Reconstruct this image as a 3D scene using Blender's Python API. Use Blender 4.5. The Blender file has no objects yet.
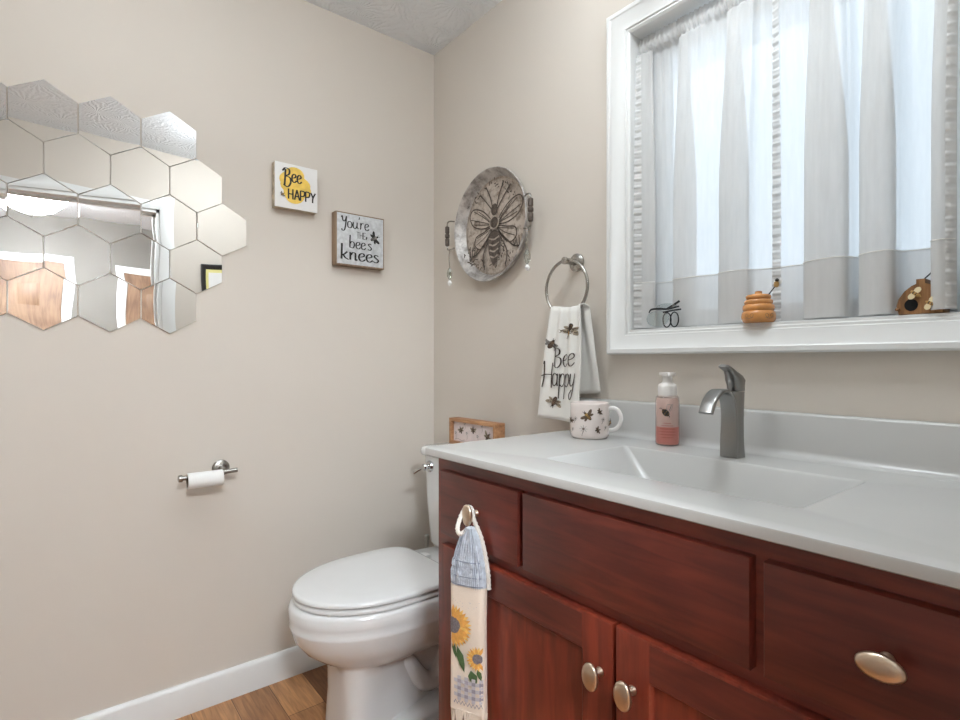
import bpy, bmesh, math, random
from math import sin, cos, pi, radians as R
from mathutils import Vector, Matrix
random.seed(7)
S = bpy.context.scene
COL = S.collection

# ------------------------------------------------------------------ camera, world, exposure
cd = bpy.data.cameras.new('camera'); cam = bpy.data.objects.new('camera', cd); COL.objects.link(cam)
cam.location = (1.926, -1.274, 1.126)
cam.rotation_euler = (R(90), 0, R(51.6))
cd.sensor_width = 36; cd.lens = 535 / 960 * 36; cd.shift_y = 1 / 960; cd.clip_start = .01
S.camera = cam
w = bpy.data.worlds.new('world'); S.world = w; w.use_nodes = True
bg = w.node_tree.nodes['Background']
bg.inputs[0].default_value = (.74, .87, 1, 1); bg.inputs[1].default_value = 1.2
S.view_settings.view_transform = 'Standard'; S.view_settings.look = 'None'
S.view_settings.exposure = .5; S.view_settings.gamma = 1; S.view_settings.use_curve_mapping = False
ADDED_VANITY_LIGHT = 4; HALL_LIGHT = 96; ADDED_FLUSH_LIGHT = 31; ADDED_FLUSH_LIGHT_2 = 17

# ------------------------------------------------------------------ materials
def srgb(r, g, b):
    f = lambda c: (c / 255 / 12.92) if c / 255 <= .04045 else ((c / 255 + .055) / 1.055) ** 2.4
    return (f(r), f(g), f(b), 1)

class N:
    def __init__(s, name):
        s.m = bpy.data.materials.new(name); s.m.use_nodes = True; s.t = s.m.node_tree
        s.b = s.t.nodes['Principled BSDF']; s.out = s.t.nodes['Material Output']
    def n(s, typ, **kw):
        nd = s.t.nodes.new(typ)
        for k, v in kw.items():
            if k in nd.inputs.keys() if hasattr(nd.inputs, 'keys') else False: nd.inputs[k].default_value = v
            else: setattr(nd, k, v)
        return nd
    def l(s, a, b): s.t.links.new(a, b)

def mat(name, col, rough=.5, metal=0, bump=0, bscale=40, var=0, vscale=8, coat=0, stretch=None, bdist=.002, spec=None, sheen=0):
    k = N(name); b = k.b
    b.inputs['Base Color'].default_value = col; b.inputs['Roughness'].default_value = rough
    b.inputs['Metallic'].default_value = metal; b.inputs['Coat Weight'].default_value = coat
    b.inputs['Coat Roughness'].default_value = .12
    if spec is not None: b.inputs['Specular IOR Level'].default_value = spec
    if sheen: b.inputs['Sheen Weight'].default_value = sheen
    tc = k.n('ShaderNodeTexCoord'); mp = k.n('ShaderNodeMapping'); k.l(tc.outputs['Object'], mp.inputs[0])
    if stretch: mp.inputs['Scale'].default_value = stretch
    ns = k.n('ShaderNodeTexNoise'); ns.inputs['Scale'].default_value = vscale; ns.inputs['Detail'].default_value = 4
    k.l(mp.outputs[0], ns.inputs['Vector'])
    v = max(var, .015)
    cr = k.n('ShaderNodeValToRGB')
    cr.color_ramp.elements[0].position = .3; cr.color_ramp.elements[1].position = .7
    cr.color_ramp.elements[0].color = tuple(c * (1 - v) for c in col[:3]) + (1,)
    cr.color_ramp.elements[1].color = tuple(min(1, c * (1 + v)) for c in col[:3]) + (1,)
    k.l(ns.outputs[0], cr.inputs[0]); k.l(cr.outputs[0], b.inputs['Base Color'])
    if bump:
        n2 = k.n('ShaderNodeTexNoise'); n2.inputs['Scale'].default_value = bscale; n2.inputs['Detail'].default_value = 3
        k.l(mp.outputs[0], n2.inputs['Vector'])
        bp = k.n('ShaderNodeBump'); bp.inputs['Strength'].default_value = bump; bp.inputs['Distance'].default_value = bdist
        k.l(n2.outputs[0], bp.inputs['Height']); k.l(bp.outputs[0], b.inputs['Normal'])
    return k.m

def wood(name, dark, mid, light, axis, rough=.38, coat=.25, sc=1.0):
    k = N(name); b = k.b; b.inputs['Roughness'].default_value = rough
    b.inputs['Coat Weight'].default_value = coat; b.inputs['Coat Roughness'].default_value = .25
    tc = k.n('ShaderNodeTexCoord'); mp = k.n('ShaderNodeMapping'); k.l(tc.outputs['Object'], mp.inputs[0])
    st = [14, 14, 14]; st[axis] = 1.6; mp.inputs['Scale'].default_value = [x * sc for x in st]
    a = k.n('ShaderNodeTexNoise'); a.inputs['Scale'].default_value = 4; a.inputs['Detail'].default_value = 6; a.inputs['Distortion'].default_value = .6
    k.l(mp.outputs[0], a.inputs['Vector'])
    c = k.n('ShaderNodeTexNoise'); c.inputs['Scale'].default_value = 5; c.inputs['Detail'].default_value = 2
    k.l(tc.outputs['Object'], c.inputs['Vector'])
    mx = k.n('ShaderNodeMath', operation='MULTIPLY_ADD'); mx.inputs[1].default_value = .55
    m2 = k.n('ShaderNodeMath', operation='MULTIPLY'); m2.inputs[1].default_value = .45
    k.l(c.outputs[0], m2.inputs[0]); k.l(a.outputs[0], mx.inputs[0]); k.l(m2.outputs[0], mx.inputs[2])
    cr = k.n('ShaderNodeValToRGB'); e = cr.color_ramp.elements
    e[0].position = .36; e[0].color = dark; e[1].position = .64; e[1].color = light
    q = cr.color_ramp.elements.new(.5); q.color = mid
    k.l(mx.outputs[0], cr.inputs[0]); k.l(cr.outputs[0], b.inputs['Base Color'])
    bp = k.n('ShaderNodeBump'); bp.inputs['Strength'].default_value = .08; bp.inputs['Distance'].default_value = .001
    k.l(a.outputs[0], bp.inputs['Height']); k.l(bp.outputs[0], b.inputs['Normal'])
    return k.m

M = {}
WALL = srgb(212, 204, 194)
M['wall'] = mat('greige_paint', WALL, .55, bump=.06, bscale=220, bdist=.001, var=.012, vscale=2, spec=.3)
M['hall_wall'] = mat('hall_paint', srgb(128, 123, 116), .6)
M['trim'] = mat('white_trim', srgb(226, 227, 226), .3, coat=.15)
M['ceramic'] = mat('white_ceramic', srgb(226, 227, 227), .09, coat=.4)
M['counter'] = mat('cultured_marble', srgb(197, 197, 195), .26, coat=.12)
M['cherry_h'] = wood('cherry_horizontal', srgb(74, 29, 23), srgb(96, 39, 30), srgb(115, 48, 36), 0)
M['cherry_v'] = wood('cherry_vertical', srgb(90, 32, 21), srgb(116, 44, 29), srgb(138, 57, 37), 2)  # lightened against the drawers; stronger light on the doors is in the colour
M['cherry_dark'] = wood('cherry_frame', srgb(92, 34, 24), srgb(116, 45, 31), srgb(134, 56, 38), 0)
M['nickel'] = mat('brushed_nickel', srgb(168, 165, 160), .27, 1, bump=.05, bscale=90, stretch=(1, 1, 8))
M['faucet'] = mat('faucet_nickel', srgb(150, 149, 147), .3, 1)
M['chrome'] = mat('chrome', srgb(205, 205, 205), .08, 1)
M['knob'] = mat('satin_nickel', srgb(214, 196, 176), .28, 1)
M['porc_pap'] = mat('white_paper', srgb(238, 238, 236), .9, bump=.1, bscale=160)
M['card'] = mat('grey_cardboard', srgb(120, 108, 94), .9)
M['black'] = mat('black_ink', srgb(30, 27, 25), .6)
M['brown_ink'] = mat('brown_ink', srgb(58, 44, 36), .7)
M['sepia'] = mat('sepia_ink', srgb(110, 90, 72), .7)
M['ochre'] = mat('ochre_ink', srgb(178, 140, 82), .7)
M['grey_ink'] = mat('grey_ink', srgb(140, 136, 132), .7)
M['wing'] = mat('wing_ink', srgb(160, 146, 126), .7)
M['yellow'] = mat('yellow_watercolour', srgb(240, 202, 96), .7, var=.18, vscale=30)
M['sign_white'] = mat('white_board', srgb(236, 234, 232), .6)
M['sign_edge'] = mat('worn_edge', srgb(196, 182, 160), .7, var=.35, vscale=60)
M['galv'] = mat('galvanised_sheet', srgb(206, 208, 210), .45, .25, var=.16, vscale=70)
M['light_wood'] = wood('light_wood', srgb(150, 104, 70), srgb(176, 128, 90), srgb(196, 150, 110), 0, .6, 0, 1.5)
M['sign_wood'] = wood('aged_wood', srgb(112, 92, 74), srgb(138, 116, 95), srgb(160, 138, 115), 2, .7, 0, 1.5)
M['pink_print'] = mat('pale_pink_print', srgb(226, 212, 210), .7, var=.06, vscale=40)
M['towel'] = mat('white_cotton', srgb(238, 236, 231), .95, bump=.25, bscale=500, bdist=.0008, sheen=.2)
M['cream_towel'] = mat('cream_terry', srgb(233, 218, 202), .95, bump=.5, bscale=300, bdist=.0015, sheen=.2)
M['yarn_blue'] = mat('blue_yarn', srgb(206, 213, 223), .95, bump=.8, bscale=260, bdist=.003, var=.15, vscale=90)
M['yarn_gap'] = mat('yarn_gap', srgb(138, 148, 166), .95)
M['yarn_white'] = mat('white_yarn', srgb(228, 222, 214), .95, bump=.8, bscale=260, bdist=.003)
M['petal'] = mat('sunflower_petal', srgb(240, 196, 108), .9, var=.15, vscale=120)
M['petal2'] = mat('sunflower_petal_shade', srgb(224, 164, 84), .9, var=.15, vscale=120)
M['core'] = mat('sunflower_core', srgb(120, 112, 116), .9, var=.3, vscale=300)
M['leaf'] = mat('leaf_print', srgb(74, 98, 58), .9, var=.2, vscale=150)
M['check_l'] = mat('check_light', srgb(196, 190, 195), .9)
M['check_d'] = mat('check_dark', srgb(150, 143, 152), .9)
M['mug'] = mat('blush_glaze', srgb(240, 229, 224), .14, coat=.4)
M['mug_white'] = mat('white_glaze', srgb(240, 238, 236), .12, coat=.4)
M['honey'] = mat('honey_glaze', srgb(206, 142, 78), .22, coat=.5, var=.12, vscale=50)
M['hive'] = wood('hive_wood', srgb(104, 72, 42), srgb(140, 98, 58), srgb(168, 122, 76), 2, .55, 0, 2.5)
M['cream_wing'] = mat('cream_wing', srgb(232, 216, 176), .6)
M['pump'] = mat('white_plastic', srgb(238, 234, 230), .3)
M['grey_plastic'] = mat('grey_plastic', srgb(176, 175, 168), .4)
M['frame_black'] = mat('dark_frame', srgb(36, 32, 30), .4)
M['mat_yellow'] = mat('pale_yellow_mat', srgb(230, 222, 150), .7)
M['door_wood'] = wood('oak_door', srgb(112, 84, 64), srgb(134, 104, 80), srgb(150, 120, 95), 2, .5, 0)
M['jar'] = mat('hole_black', srgb(8, 8, 8), .9)
M['wire'] = mat('black_wire', srgb(28, 30, 32), .35, .3)

def mirror_mat():
    k = N('mirror_silver'); b = k.b
    b.inputs['Base Color'].default_value = (.93, .93, .925, 1); b.inputs['Metallic'].default_value = 1; b.inputs['Roughness'].default_value = .0
    tc = k.n('ShaderNodeTexCoord'); ns = k.n('ShaderNodeTexNoise'); ns.inputs['Scale'].default_value = 6; ns.inputs['Detail'].default_value = 0
    k.l(tc.outputs['Object'], ns.inputs['Vector'])
    bp = k.n('ShaderNodeBump'); bp.inputs['Strength'].default_value = .25; bp.inputs['Distance'].default_value = .0025
    k.l(ns.outputs[0], bp.inputs['Height']); k.l(bp.outputs[0], b.inputs['Normal'])
    return k.m
M['mirror'] = mirror_mat()

def ceiling_mat():
    k = N('stomped_ceiling'); b = k.b; b.inputs['Roughness'].default_value = .85
    b.inputs['Base Color'].default_value = srgb(236, 240, 244)
    tc = k.n('ShaderNodeTexCoord')
    vo = k.n('ShaderNodeTexVoronoi'); vo.inputs['Scale'].default_value = 5.5
    k.l(tc.outputs['Object'], vo.inputs['Vector'])
    # fans of ridges around random centres, like a stomp brush leaves
    sub = k.n('ShaderNodeVectorMath', operation='SUBTRACT'); k.l(tc.outputs['Object'], sub.inputs[0]); k.l(vo.outputs['Position'], sub.inputs[1])
    sp = k.n('ShaderNodeSeparateXYZ'); k.l(sub.outputs[0], sp.inputs[0])
    at = k.n('ShaderNodeMath', operation='ARCTAN2'); k.l(sp.outputs[1], at.inputs[0]); k.l(sp.outputs[0], at.inputs[1])
    ns = k.n('ShaderNodeTexNoise'); ns.inputs['Scale'].default_value = 26; ns.inputs['Detail'].default_value = 2; k.l(tc.outputs['Object'], ns.inputs['Vector'])
    ma = k.n('ShaderNodeMath', operation='MULTIPLY_ADD'); ma.inputs[1].default_value = 22; k.l(at.outputs[0], ma.inputs[0])
    m3 = k.n('ShaderNodeMath', operation='MULTIPLY'); m3.inputs[1].default_value = 12; k.l(ns.outputs[0], m3.inputs[0]); k.l(m3.outputs[0], ma.inputs[2])
    si = k.n('ShaderNodeMath', operation='SINE'); k.l(ma.outputs[0], si.inputs[0])
    n2 = k.n('ShaderNodeTexNoise'); n2.inputs['Scale'].default_value = 14; n2.inputs['Detail'].default_value = 4; k.l(tc.outputs['Object'], n2.inputs['Vector'])
    mm = k.n('ShaderNodeMath', operation='MULTIPLY'); k.l(si.outputs[0], mm.inputs[0]); k.l(n2.outputs[0], mm.inputs[1])
    bp = k.n('ShaderNodeBump'); bp.inputs['Strength'].default_value = .62; bp.inputs['Distance'].default_value = .0032
    k.l(mm.outputs[0], bp.inputs['Height']); k.l(bp.outputs[0], b.inputs['Normal'])
    return k.m
M['ceiling'] = ceiling_mat()

def floor_mat():
    k = N('plank_floor'); b = k.b; b.inputs['Roughness'].default_value = .35
    tc = k.n('ShaderNodeTexCoord'); mp = k.n('ShaderNodeMapping'); k.l(tc.outputs['Object'], mp.inputs[0])
    mp.inputs['Location'].default_value = (.17, .697 - .12 * 2, 0)
    br = k.n('ShaderNodeTexBrick'); k.l(mp.outputs[0], br.inputs['Vector'])
    br.offset = .37; br.inputs['Scale'].default_value = 1; br.inputs['Brick Width'].default_value = .62; br.inputs['Row Height'].default_value = .12
    br.inputs['Mortar Size'].default_value = .0012; br.inputs['Mortar Smooth'].default_value = .3; br.inputs['Bias'].default_value = 0
    br.inputs['Color1'].default_value = srgb(120, 78, 50); br.inputs['Color2'].default_value = srgb(196, 146, 100); br.inputs['Mortar'].default_value = srgb(80, 52, 34)
    m2 = k.n('ShaderNodeMapping'); m2.inputs['Scale'].default_value = (2, 22, 1); k.l(tc.outputs['Object'], m2.inputs[0])
    ns = k.n('ShaderNodeTexNoise'); ns.inputs['Scale'].default_value = 3; ns.inputs['Detail'].default_value = 6; ns.inputs['Distortion'].default_value = 1.2; k.l(m2.outputs[0], ns.inputs['Vector'])
    cr = k.n('ShaderNodeValToRGB'); cr.color_ramp.elements[0].position = .3; cr.color_ramp.elements[0].color = (.55, .5, .45, 1); cr.color_ramp.elements[1].position = .65; cr.color_ramp.elements[1].color = (1.1, 1.08, 1.05, 1)
    k.l(ns.outputs[0], cr.inputs[0])
    mx = k.n('ShaderNodeMix', data_type='RGBA', blend_type='MULTIPLY'); mx.inputs[0].default_value = .9
    k.l(br.outputs[0], mx.inputs[6]); k.l(cr.outputs[0], mx.inputs[7]); k.l(mx.outputs[2], b.inputs['Base Color'])
    return k.m
M['floor'] = floor_mat()

def curtain_mat(name, trans, col):
    k = N(name); t = k.t; t.nodes.remove(k.b)
    d = k.n('ShaderNodeBsdfDiffuse'); d.inputs[0].default_value = col
    tl = k.n('ShaderNodeBsdfTranslucent'); tl.inputs[0].default_value = col
    tr = k.n('ShaderNodeBsdfTransparent'); tr.inputs[0].default_value = (1, 1, 1, 1)
    m1 = k.n('ShaderNodeMixShader'); m1.inputs[0].default_value = .28
    m2 = k.n('ShaderNodeMixShader')
    tc = k.n('ShaderNodeTexCoord')
    ns = k.n('ShaderNodeTexNoise'); ns.inputs['Scale'].default_value = 90; ns.inputs['Detail'].default_value = 2
    mp = k.n('ShaderNodeMapping'); mp.inputs['Scale'].default_value = (1, 1, .12); k.l(tc.outputs['Object'], mp.inputs[0]); k.l(mp.outputs[0], ns.inputs['Vector'])
    mr = k.n('ShaderNodeMapRange'); mr.inputs['From Min'].default_value = .3; mr.inputs['From Max'].default_value = .7
    mr.inputs['To Min'].default_value = trans * .9; mr.inputs['To Max'].default_value = trans * 1.1
    k.l(ns.outputs[0], mr.inputs[0]); k.l(mr.outputs[0], m2.inputs[0])
    k.l(d.outputs[0], m1.inputs[1]); k.l(tl.outputs[0], m1.inputs[2]); k.l(m1.outputs[0], m2.inputs[1]); k.l(tr.outputs[0], m2.inputs[2])
    k.l(m2.outputs[0], k.out.inputs[0])
    return k.m
M['voile'] = curtain_mat('white_voile', .30, (.79, .785, .775, 1))
M['voile_hem'] = curtain_mat('white_voile_hem', .2, (.79, .785, .775, 1))

def glass_mat(name, col, amount=.08, rough=.02, fres=.5):
    k = N(name); k.t.nodes.remove(k.b)
    g = k.n('ShaderNodeBsdfGlossy'); g.inputs['Roughness'].default_value = rough
    tr = k.n('ShaderNodeBsdfTransparent'); tr.inputs[0].default_value = col
    lw = k.n('ShaderNodeLayerWeight'); lw.inputs[0].default_value = .25
    ma = k.n('ShaderNodeMath', operation='MULTIPLY_ADD'); ma.inputs[1].default_value = fres; ma.inputs[2].default_value = amount; k.l(lw.outputs[0], ma.inputs[0])
    m = k.n('ShaderNodeMixShader'); k.l(ma.outputs[0], m.inputs[0]); k.l(tr.outputs[0], m.inputs[1]); k.l(g.outputs[0], m.inputs[2])
    k.l(m.outputs[0], k.out.inputs[0]); return k.m
M['glass'] = glass_mat('window_glass', (.97, .99, 1, 1), .0, .15, .05)
M['bottle'] = glass_mat('clear_plastic', (.965, .925, .915, 1), .06, .05)
M['soap_liquid'] = mat('pink_soap', srgb(238, 214, 206), .25, spec=.5)
M['soap_label'] = mat('salmon_soap', srgb(232, 152, 140), .4)
M['salmon_ink'] = mat('salmon_ink', srgb(190, 92, 82), .5)
M['clear_wing'] = glass_mat('clear_wing', (.80, .88, .90, 1), .25, .1)
M['crystal'] = glass_mat('crystal_bead', (.82, .84, .80, 1), .3, .05)

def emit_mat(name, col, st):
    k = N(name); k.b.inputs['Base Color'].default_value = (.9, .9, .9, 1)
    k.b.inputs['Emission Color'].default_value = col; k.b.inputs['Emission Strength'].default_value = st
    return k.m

def tray_mat(name, base, dark, sc, lo, hi, rough=.5, metal=.6):
    k = N(name); b = k.b; b.inputs['Roughness'].default_value = rough; b.inputs['Metallic'].default_value = metal
    tc = k.n('ShaderNodeTexCoord'); ns = k.n('ShaderNodeTexNoise'); ns.inputs['Scale'].default_value = sc; ns.inputs['Detail'].default_value = 7; ns.inputs['Roughness'].default_value = .7
    k.l(tc.outputs['Object'], ns.inputs['Vector'])
    cr = k.n('ShaderNodeValToRGB'); e = cr.color_ramp.elements; e[0].position = lo; e[0].color = dark; e[1].position = hi; e[1].color = base
    k.l(ns.outputs[0], cr.inputs[0]); k.l(cr.outputs[0], b.inputs['Base Color'])
    bp = k.n('ShaderNodeBump'); bp.inputs['Strength'].default_value = .5; bp.inputs['Distance'].default_value = .003
    k.l(ns.outputs[0], bp.inputs['Height']); k.l(bp.outputs[0], b.inputs['Normal']); return k.m
M['tray'] = tray_mat('pressed_tin', srgb(200, 196, 192), srgb(140, 134, 130), 26, .36, .58, .5, .45)
M['tray_floor'] = tray_mat('embossed_tin', srgb(196, 184, 172), srgb(138, 124, 112), 38, .36, .54, .6, .1)
M['tray_dark'] = tray_mat('tarnish', srgb(108, 97, 89), srgb(74, 65, 58), 60, .4, .6, .6, .3)
M['tray_line'] = tray_mat('raised_tin', srgb(190, 178, 166), srgb(150, 138, 126), 60, .4, .6, .6, .3)

# ------------------------------------------------------------------ mesh helpers
OFF = {}
def link(o): COL.objects.link(o); return o
def obj(name, bm, mats, parent=None, smooth=35, solid=0, sub=0):
    """One mesh object from world-space geometry; a child is stored in its thing's local space."""
    off = OFF.get(parent, Vector((0, 0, 0)))
    bmesh.ops.recalc_face_normals(bm, faces=bm.faces[:])
    bm.transform(Matrix.Translation(-off))
    me = bpy.data.meshes.new(name); bm.to_mesh(me); bm.free()
    for m in (mats if isinstance(mats, (list, tuple)) else [mats]): me.materials.append(m)
    if smooth:
        me.shade_smooth(); me.set_sharp_from_angle(angle=R(smooth))
    o = link(bpy.data.objects.new(name, me))
    if parent: o.parent = parent; OFF[o] = off
    else: OFF[o] = Vector((0, 0, 0))
    if sub:
        s = o.modifiers.new('subd', 'SUBSURF'); s.levels = s.render_levels = sub
    if solid:
        s = o.modifiers.new('solid', 'SOLIDIFY'); s.thickness = solid; s.offset = 0
    return o
def origin(o, p):
    """move a top-level mesh's origin to p"""
    p = Vector(p); o.data.transform(Matrix.Translation(-p)); o.location = p; OFF[o] = p
def thing(name, label, cat, loc, group=None):
    o = link(bpy.data.objects.new(name, None)); o.location = loc; o.empty_display_size = .05
    OFF[o] = Vector(loc); tag(o, label, cat, group); return o
def tag(o, label, cat, group=None):
    o['label'] = label; o['category'] = cat
    if group: o['group'] = group
    return o
def struct(name, bm, m, parent=None, smooth=35):
    o = obj(name, bm, m, parent, smooth); 
    if not parent: o['kind'] = 'structure'
    return o
def BM(): return bmesh.new()
def box(bm, x0, x1, y0, y1, z0, z1, mi=0, bev=0):
    vs = [bm.verts.new(p) for p in ((x0,y0,z0),(x1,y0,z0),(x1,y1,z0),(x0,y1,z0),(x0,y0,z1),(x1,y0,z1),(x1,y1,z1),(x0,y1,z1))]
    fs = [bm.faces.new([vs[i] for i in f]) for f in ((0,3,2,1),(4,5,6,7),(0,1,5,4),(1,2,6,5),(2,3,7,6),(3,0,4,7))]
    for f in fs: f.material_index = mi
    if bev:
        es = list({e for f in fs for e in f.edges})
        bmesh.ops.bevel(bm, geom=es, offset=bev, segments=2, affect='EDGES', profile=.6)
    return bm
def loft(bm, rings, closed=True, cap0=True, cap1=True, mi=0):
    rr = [[bm.verts.new(p) for p in r] for r in rings]
    n = len(rr[0])
    for a, b in zip(rr, rr[1:]):
        for i in range(n if closed else n - 1):
            j = (i + 1) % n
            f = bm.faces.new((a[i], a[j], b[j], b[i])); f.material_index = mi
    if cap0: f = bm.faces.new(rr[0][::-1]); f.material_index = mi
    if cap1: f = bm.faces.new(rr[-1]); f.material_index = mi
    return bm
def sm(t): t = max(0, min(1, t)); return t*t*(3-2*t)
def frame_axes(d):
    d = d.normalized(); u = Vector((0, 0, 1)) if abs(d.z) < .9 else Vector((1, 0, 0))
    a = d.cross(u).normalized(); return a, d.cross(a).normalized()
def catmull(pts, k=8, closed=False):
    P = [Vector(p) for p in pts]; n = len(P); out = []
    rng = range(n if closed else n - 1)
    for i in rng:
        p0 = P[(i-1) % n] if closed or i > 0 else P[0]*2 - P[1]
        p1 = P[i]; p2 = P[(i+1) % n]
        p3 = P[(i+2) % n] if closed or i + 2 < n else P[-1]*2 - P[-2]
        for j in range(k):
            t = j / k
            out.append(.5 * ((2*p1) + (p2-p0)*t + (2*p0-5*p1+4*p2-p3)*t*t + (3*p1-p0-3*p2+p3)*t**3))
    if not closed: out.append(P[-1])
    return out
def tube(bm, pts, r, n=10, closed=False, smooth=0, mi=0, flat=None):
    """r: radius or list; flat: (ra, rb) elliptical scale"""
    P = catmull(pts, smooth, closed) if smooth else [Vector(p) for p in pts]
    m = len(P); rings = []; prev = None
    for i, p in enumerate(P):
        if closed: d = P[(i+1) % m] - P[i-1]
        else: d = P[min(i+1, m-1)] - P[max(i-1, 0)]
        d.normalize()
        if prev is None: a, b = frame_axes(d)
        else:
            a = (prev - d * prev.dot(d)).normalized(); b = d.cross(a).normalized()
        prev = a
        t = i / max(1, m - 1)
        rad = r if not isinstance(r, (list, tuple)) else interp(r, t)
        fa, fb = flat or (1, 1)
        rings.append([p + a * (rad*fa*cos(2*pi*k/n)) + b * (rad*fb*sin(2*pi*k/n)) for k in range(n)])
    if closed:
        rings.append(rings[0]); loft(bm, rings, True, False, False, mi); bmesh.ops.remove_doubles(bm, verts=bm.verts[:], dist=1e-6)
    else: loft(bm, rings, True, True, True, mi)
    return bm
def interp(l, t):
    x = t * (len(l) - 1); i = min(int(x), len(l) - 2); return l[i] + (l[i+1] - l[i]) * (x - i)
def lathe(bm, prof, c=(0,0,0), axis='z', n=32, mi=0, cap=True, sx=1, sy=1):
    c = Vector(c); rings = []
    for r, h in prof:
        ring = []
        for k in range(n):
            a, b = r*cos(2*pi*k/n)*sx, r*sin(2*pi*k/n)*sy
            ring.append(c + {'z': Vector((a,b,h)), 'y': Vector((a,h,b)), 'x': Vector((h,a,b))}[axis])
        rings.append(ring)
    return loft(bm, rings, True, cap, cap, mi)
def rrect(x0, x1, y0, y1, r, k=6):
    r = min(r, (x1-x0)/2 - 1e-5, (y1-y0)/2 - 1e-5); out = []
    for cx, cy, a0 in ((x1-r, y1-r, 0), (x0+r, y1-r, 90), (x0+r, y0+r, 180), (x1-r, y0+r, 270)):
        for i in range(k + 1):
            a = R(a0 + 90*i/k); out.append((cx + r*cos(a), cy + r*sin(a)))
    return out
def rect_frame(bm, x0, x1, z0, z1, prof, mi=0, cap_last=False, cap_first=False):
    """mitred ring in the XZ plane: prof = (grow outward from the rectangle, y)"""
    rings = [[Vector((x0-o, y, z0-o)), Vector((x1+o, y, z0-o)), Vector((x1+o, y, z1+o)), Vector((x0-o, y, z1+o))] for o, y in prof]
    return loft(bm, rings, True, cap_first, cap_last, mi)

# ---- decals: flat ink shapes laid on a surface through a mapping (u,v,off) -> point
class Ink:
    def __init__(s, mp): s.mp = mp; s.bm = BM(); s.layer = 1; s.mats = []
    def mi(s, m):
        if m not in s.mats: s.mats.append(m)
        return s.mats.index(m)
    def stroke(s, pts, wd, m, smooth=6, slant=None, closed=False):
        P = [Vector((p[0], p[1], 0)) for p in pts]
        if smooth and len(P) > 2: P = catmull(P, smooth, closed)
        if closed: P.append(P[0])
        off = s.layer * .00012; L = []; n = len(P)
        for i, p in enumerate(P):
            d = P[min(i+1, n-1)] - P[max(i-1, 0)]
            if d.length < 1e-9: d = Vector((1, 0, 0))
            d.normalize(); q = Vector((-d.y, d.x, 0))
            ww = wd
            if slant: ww = wd * (slant + (1 - slant) * abs(d.y))
            L.append((s.bm.verts.new(s.mp(*(p + q*ww/2).xy, off)), s.bm.verts.new(s.mp(*(p - q*ww/2).xy, off))))
        k = s.mi(m)
        for a, b in zip(L, L[1:]):
            f = s.bm.faces.new((a[0], b[0], b[1], a[1])); f.material_index = k
    def poly(s, pts, m, rings=2):
        c = sum((Vector((p[0], p[1])) for p in pts), Vector((0, 0))) / len(pts)
        off = s.layer * .00012; k = s.mi(m); s.layer += 1
        prev = [s.bm.verts.new(s.mp(p[0], p[1], off)) for p in pts]; n = len(pts)
        for r in range(1, rings):
            t = r / rings
            cur = [s.bm.verts.new(s.mp(p[0] + (c.x-p[0])*t, p[1] + (c.y-p[1])*t, off)) for p in pts]
            for i in range(n):
                f = s.bm.faces.new((prev[i], prev[(i+1) % n], cur[(i+1) % n], cur[i])); f.material_index = k
            prev = cur
        cv = s.bm.verts.new(s.mp(c.x, c.y, off))
        for i in range(n):
            f = s.bm.faces.new((prev[i], prev[(i+1) % n], cv)); f.material_index = k
    def ell(s, cx, cy, a, b, ang, m, n=14, rings=2):
        c, q = cos(ang), sin(ang)
        s.poly([(cx + a*cos(2*pi*i/n)*c - b*sin(2*pi*i/n)*q, cy + a*cos(2*pi*i/n)*q + b*sin(2*pi*i/n)*c) for i in range(n)], m, rings)
    def bee(s, cx, cy, z, ang, dark, stripe, wing, wings=4):
        """z: body length; ang: heading"""
        c, q = cos(ang), sin(ang)
        T = lambda u, v: (cx + (u*c - v*q)*z, cy + (u*q + v*c)*z)
        for sd in (1, -1):
            for (u, v, a, b, t) in ((.12, .42, .40, .17, 1.15), (-.16, .34, .28, .13, 1.9))[:2 if wings == 4 else 1]:
                x, y = T(u, v*sd); s.ell(x, y, a*z, b*z, ang + t*sd, wing); s.stroke([T(u+.02, .1*sd), T(u, v*sd*1.5)], z*.05, dark, 0)
        x, y = T(-.2, 0); s.ell(x, y, .36*z, .19*z, ang, dark)
        for u, h in ((-.38, .1), (-.22, .15), (-.06, .15)):
            s.stroke([T(u, -h), T(u, h)], z*.075, stripe, 0); s.layer += 1
        x, y = T(.2, 0); s.ell(x, y, .19*z, .17*z, ang, stripe)
        x, y = T(.4, 0); s.ell(x, y, .11*z, .11*z, ang, dark)
        for sd in (1, -1):
            s.stroke([T(.45, .04*sd), T(.56, .1*sd), T(.66, .09*sd)], z*.04, dark, 3)
            for u in (.22, .08, -.05): s.stroke([T(u, .14*sd), T(u-.04, .27*sd), T(u-.16, .33*sd)], z*.035, dark, 3)
    def done(s, name, parent): return obj(name, s.bm, s.mats, parent, 0)

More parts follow.
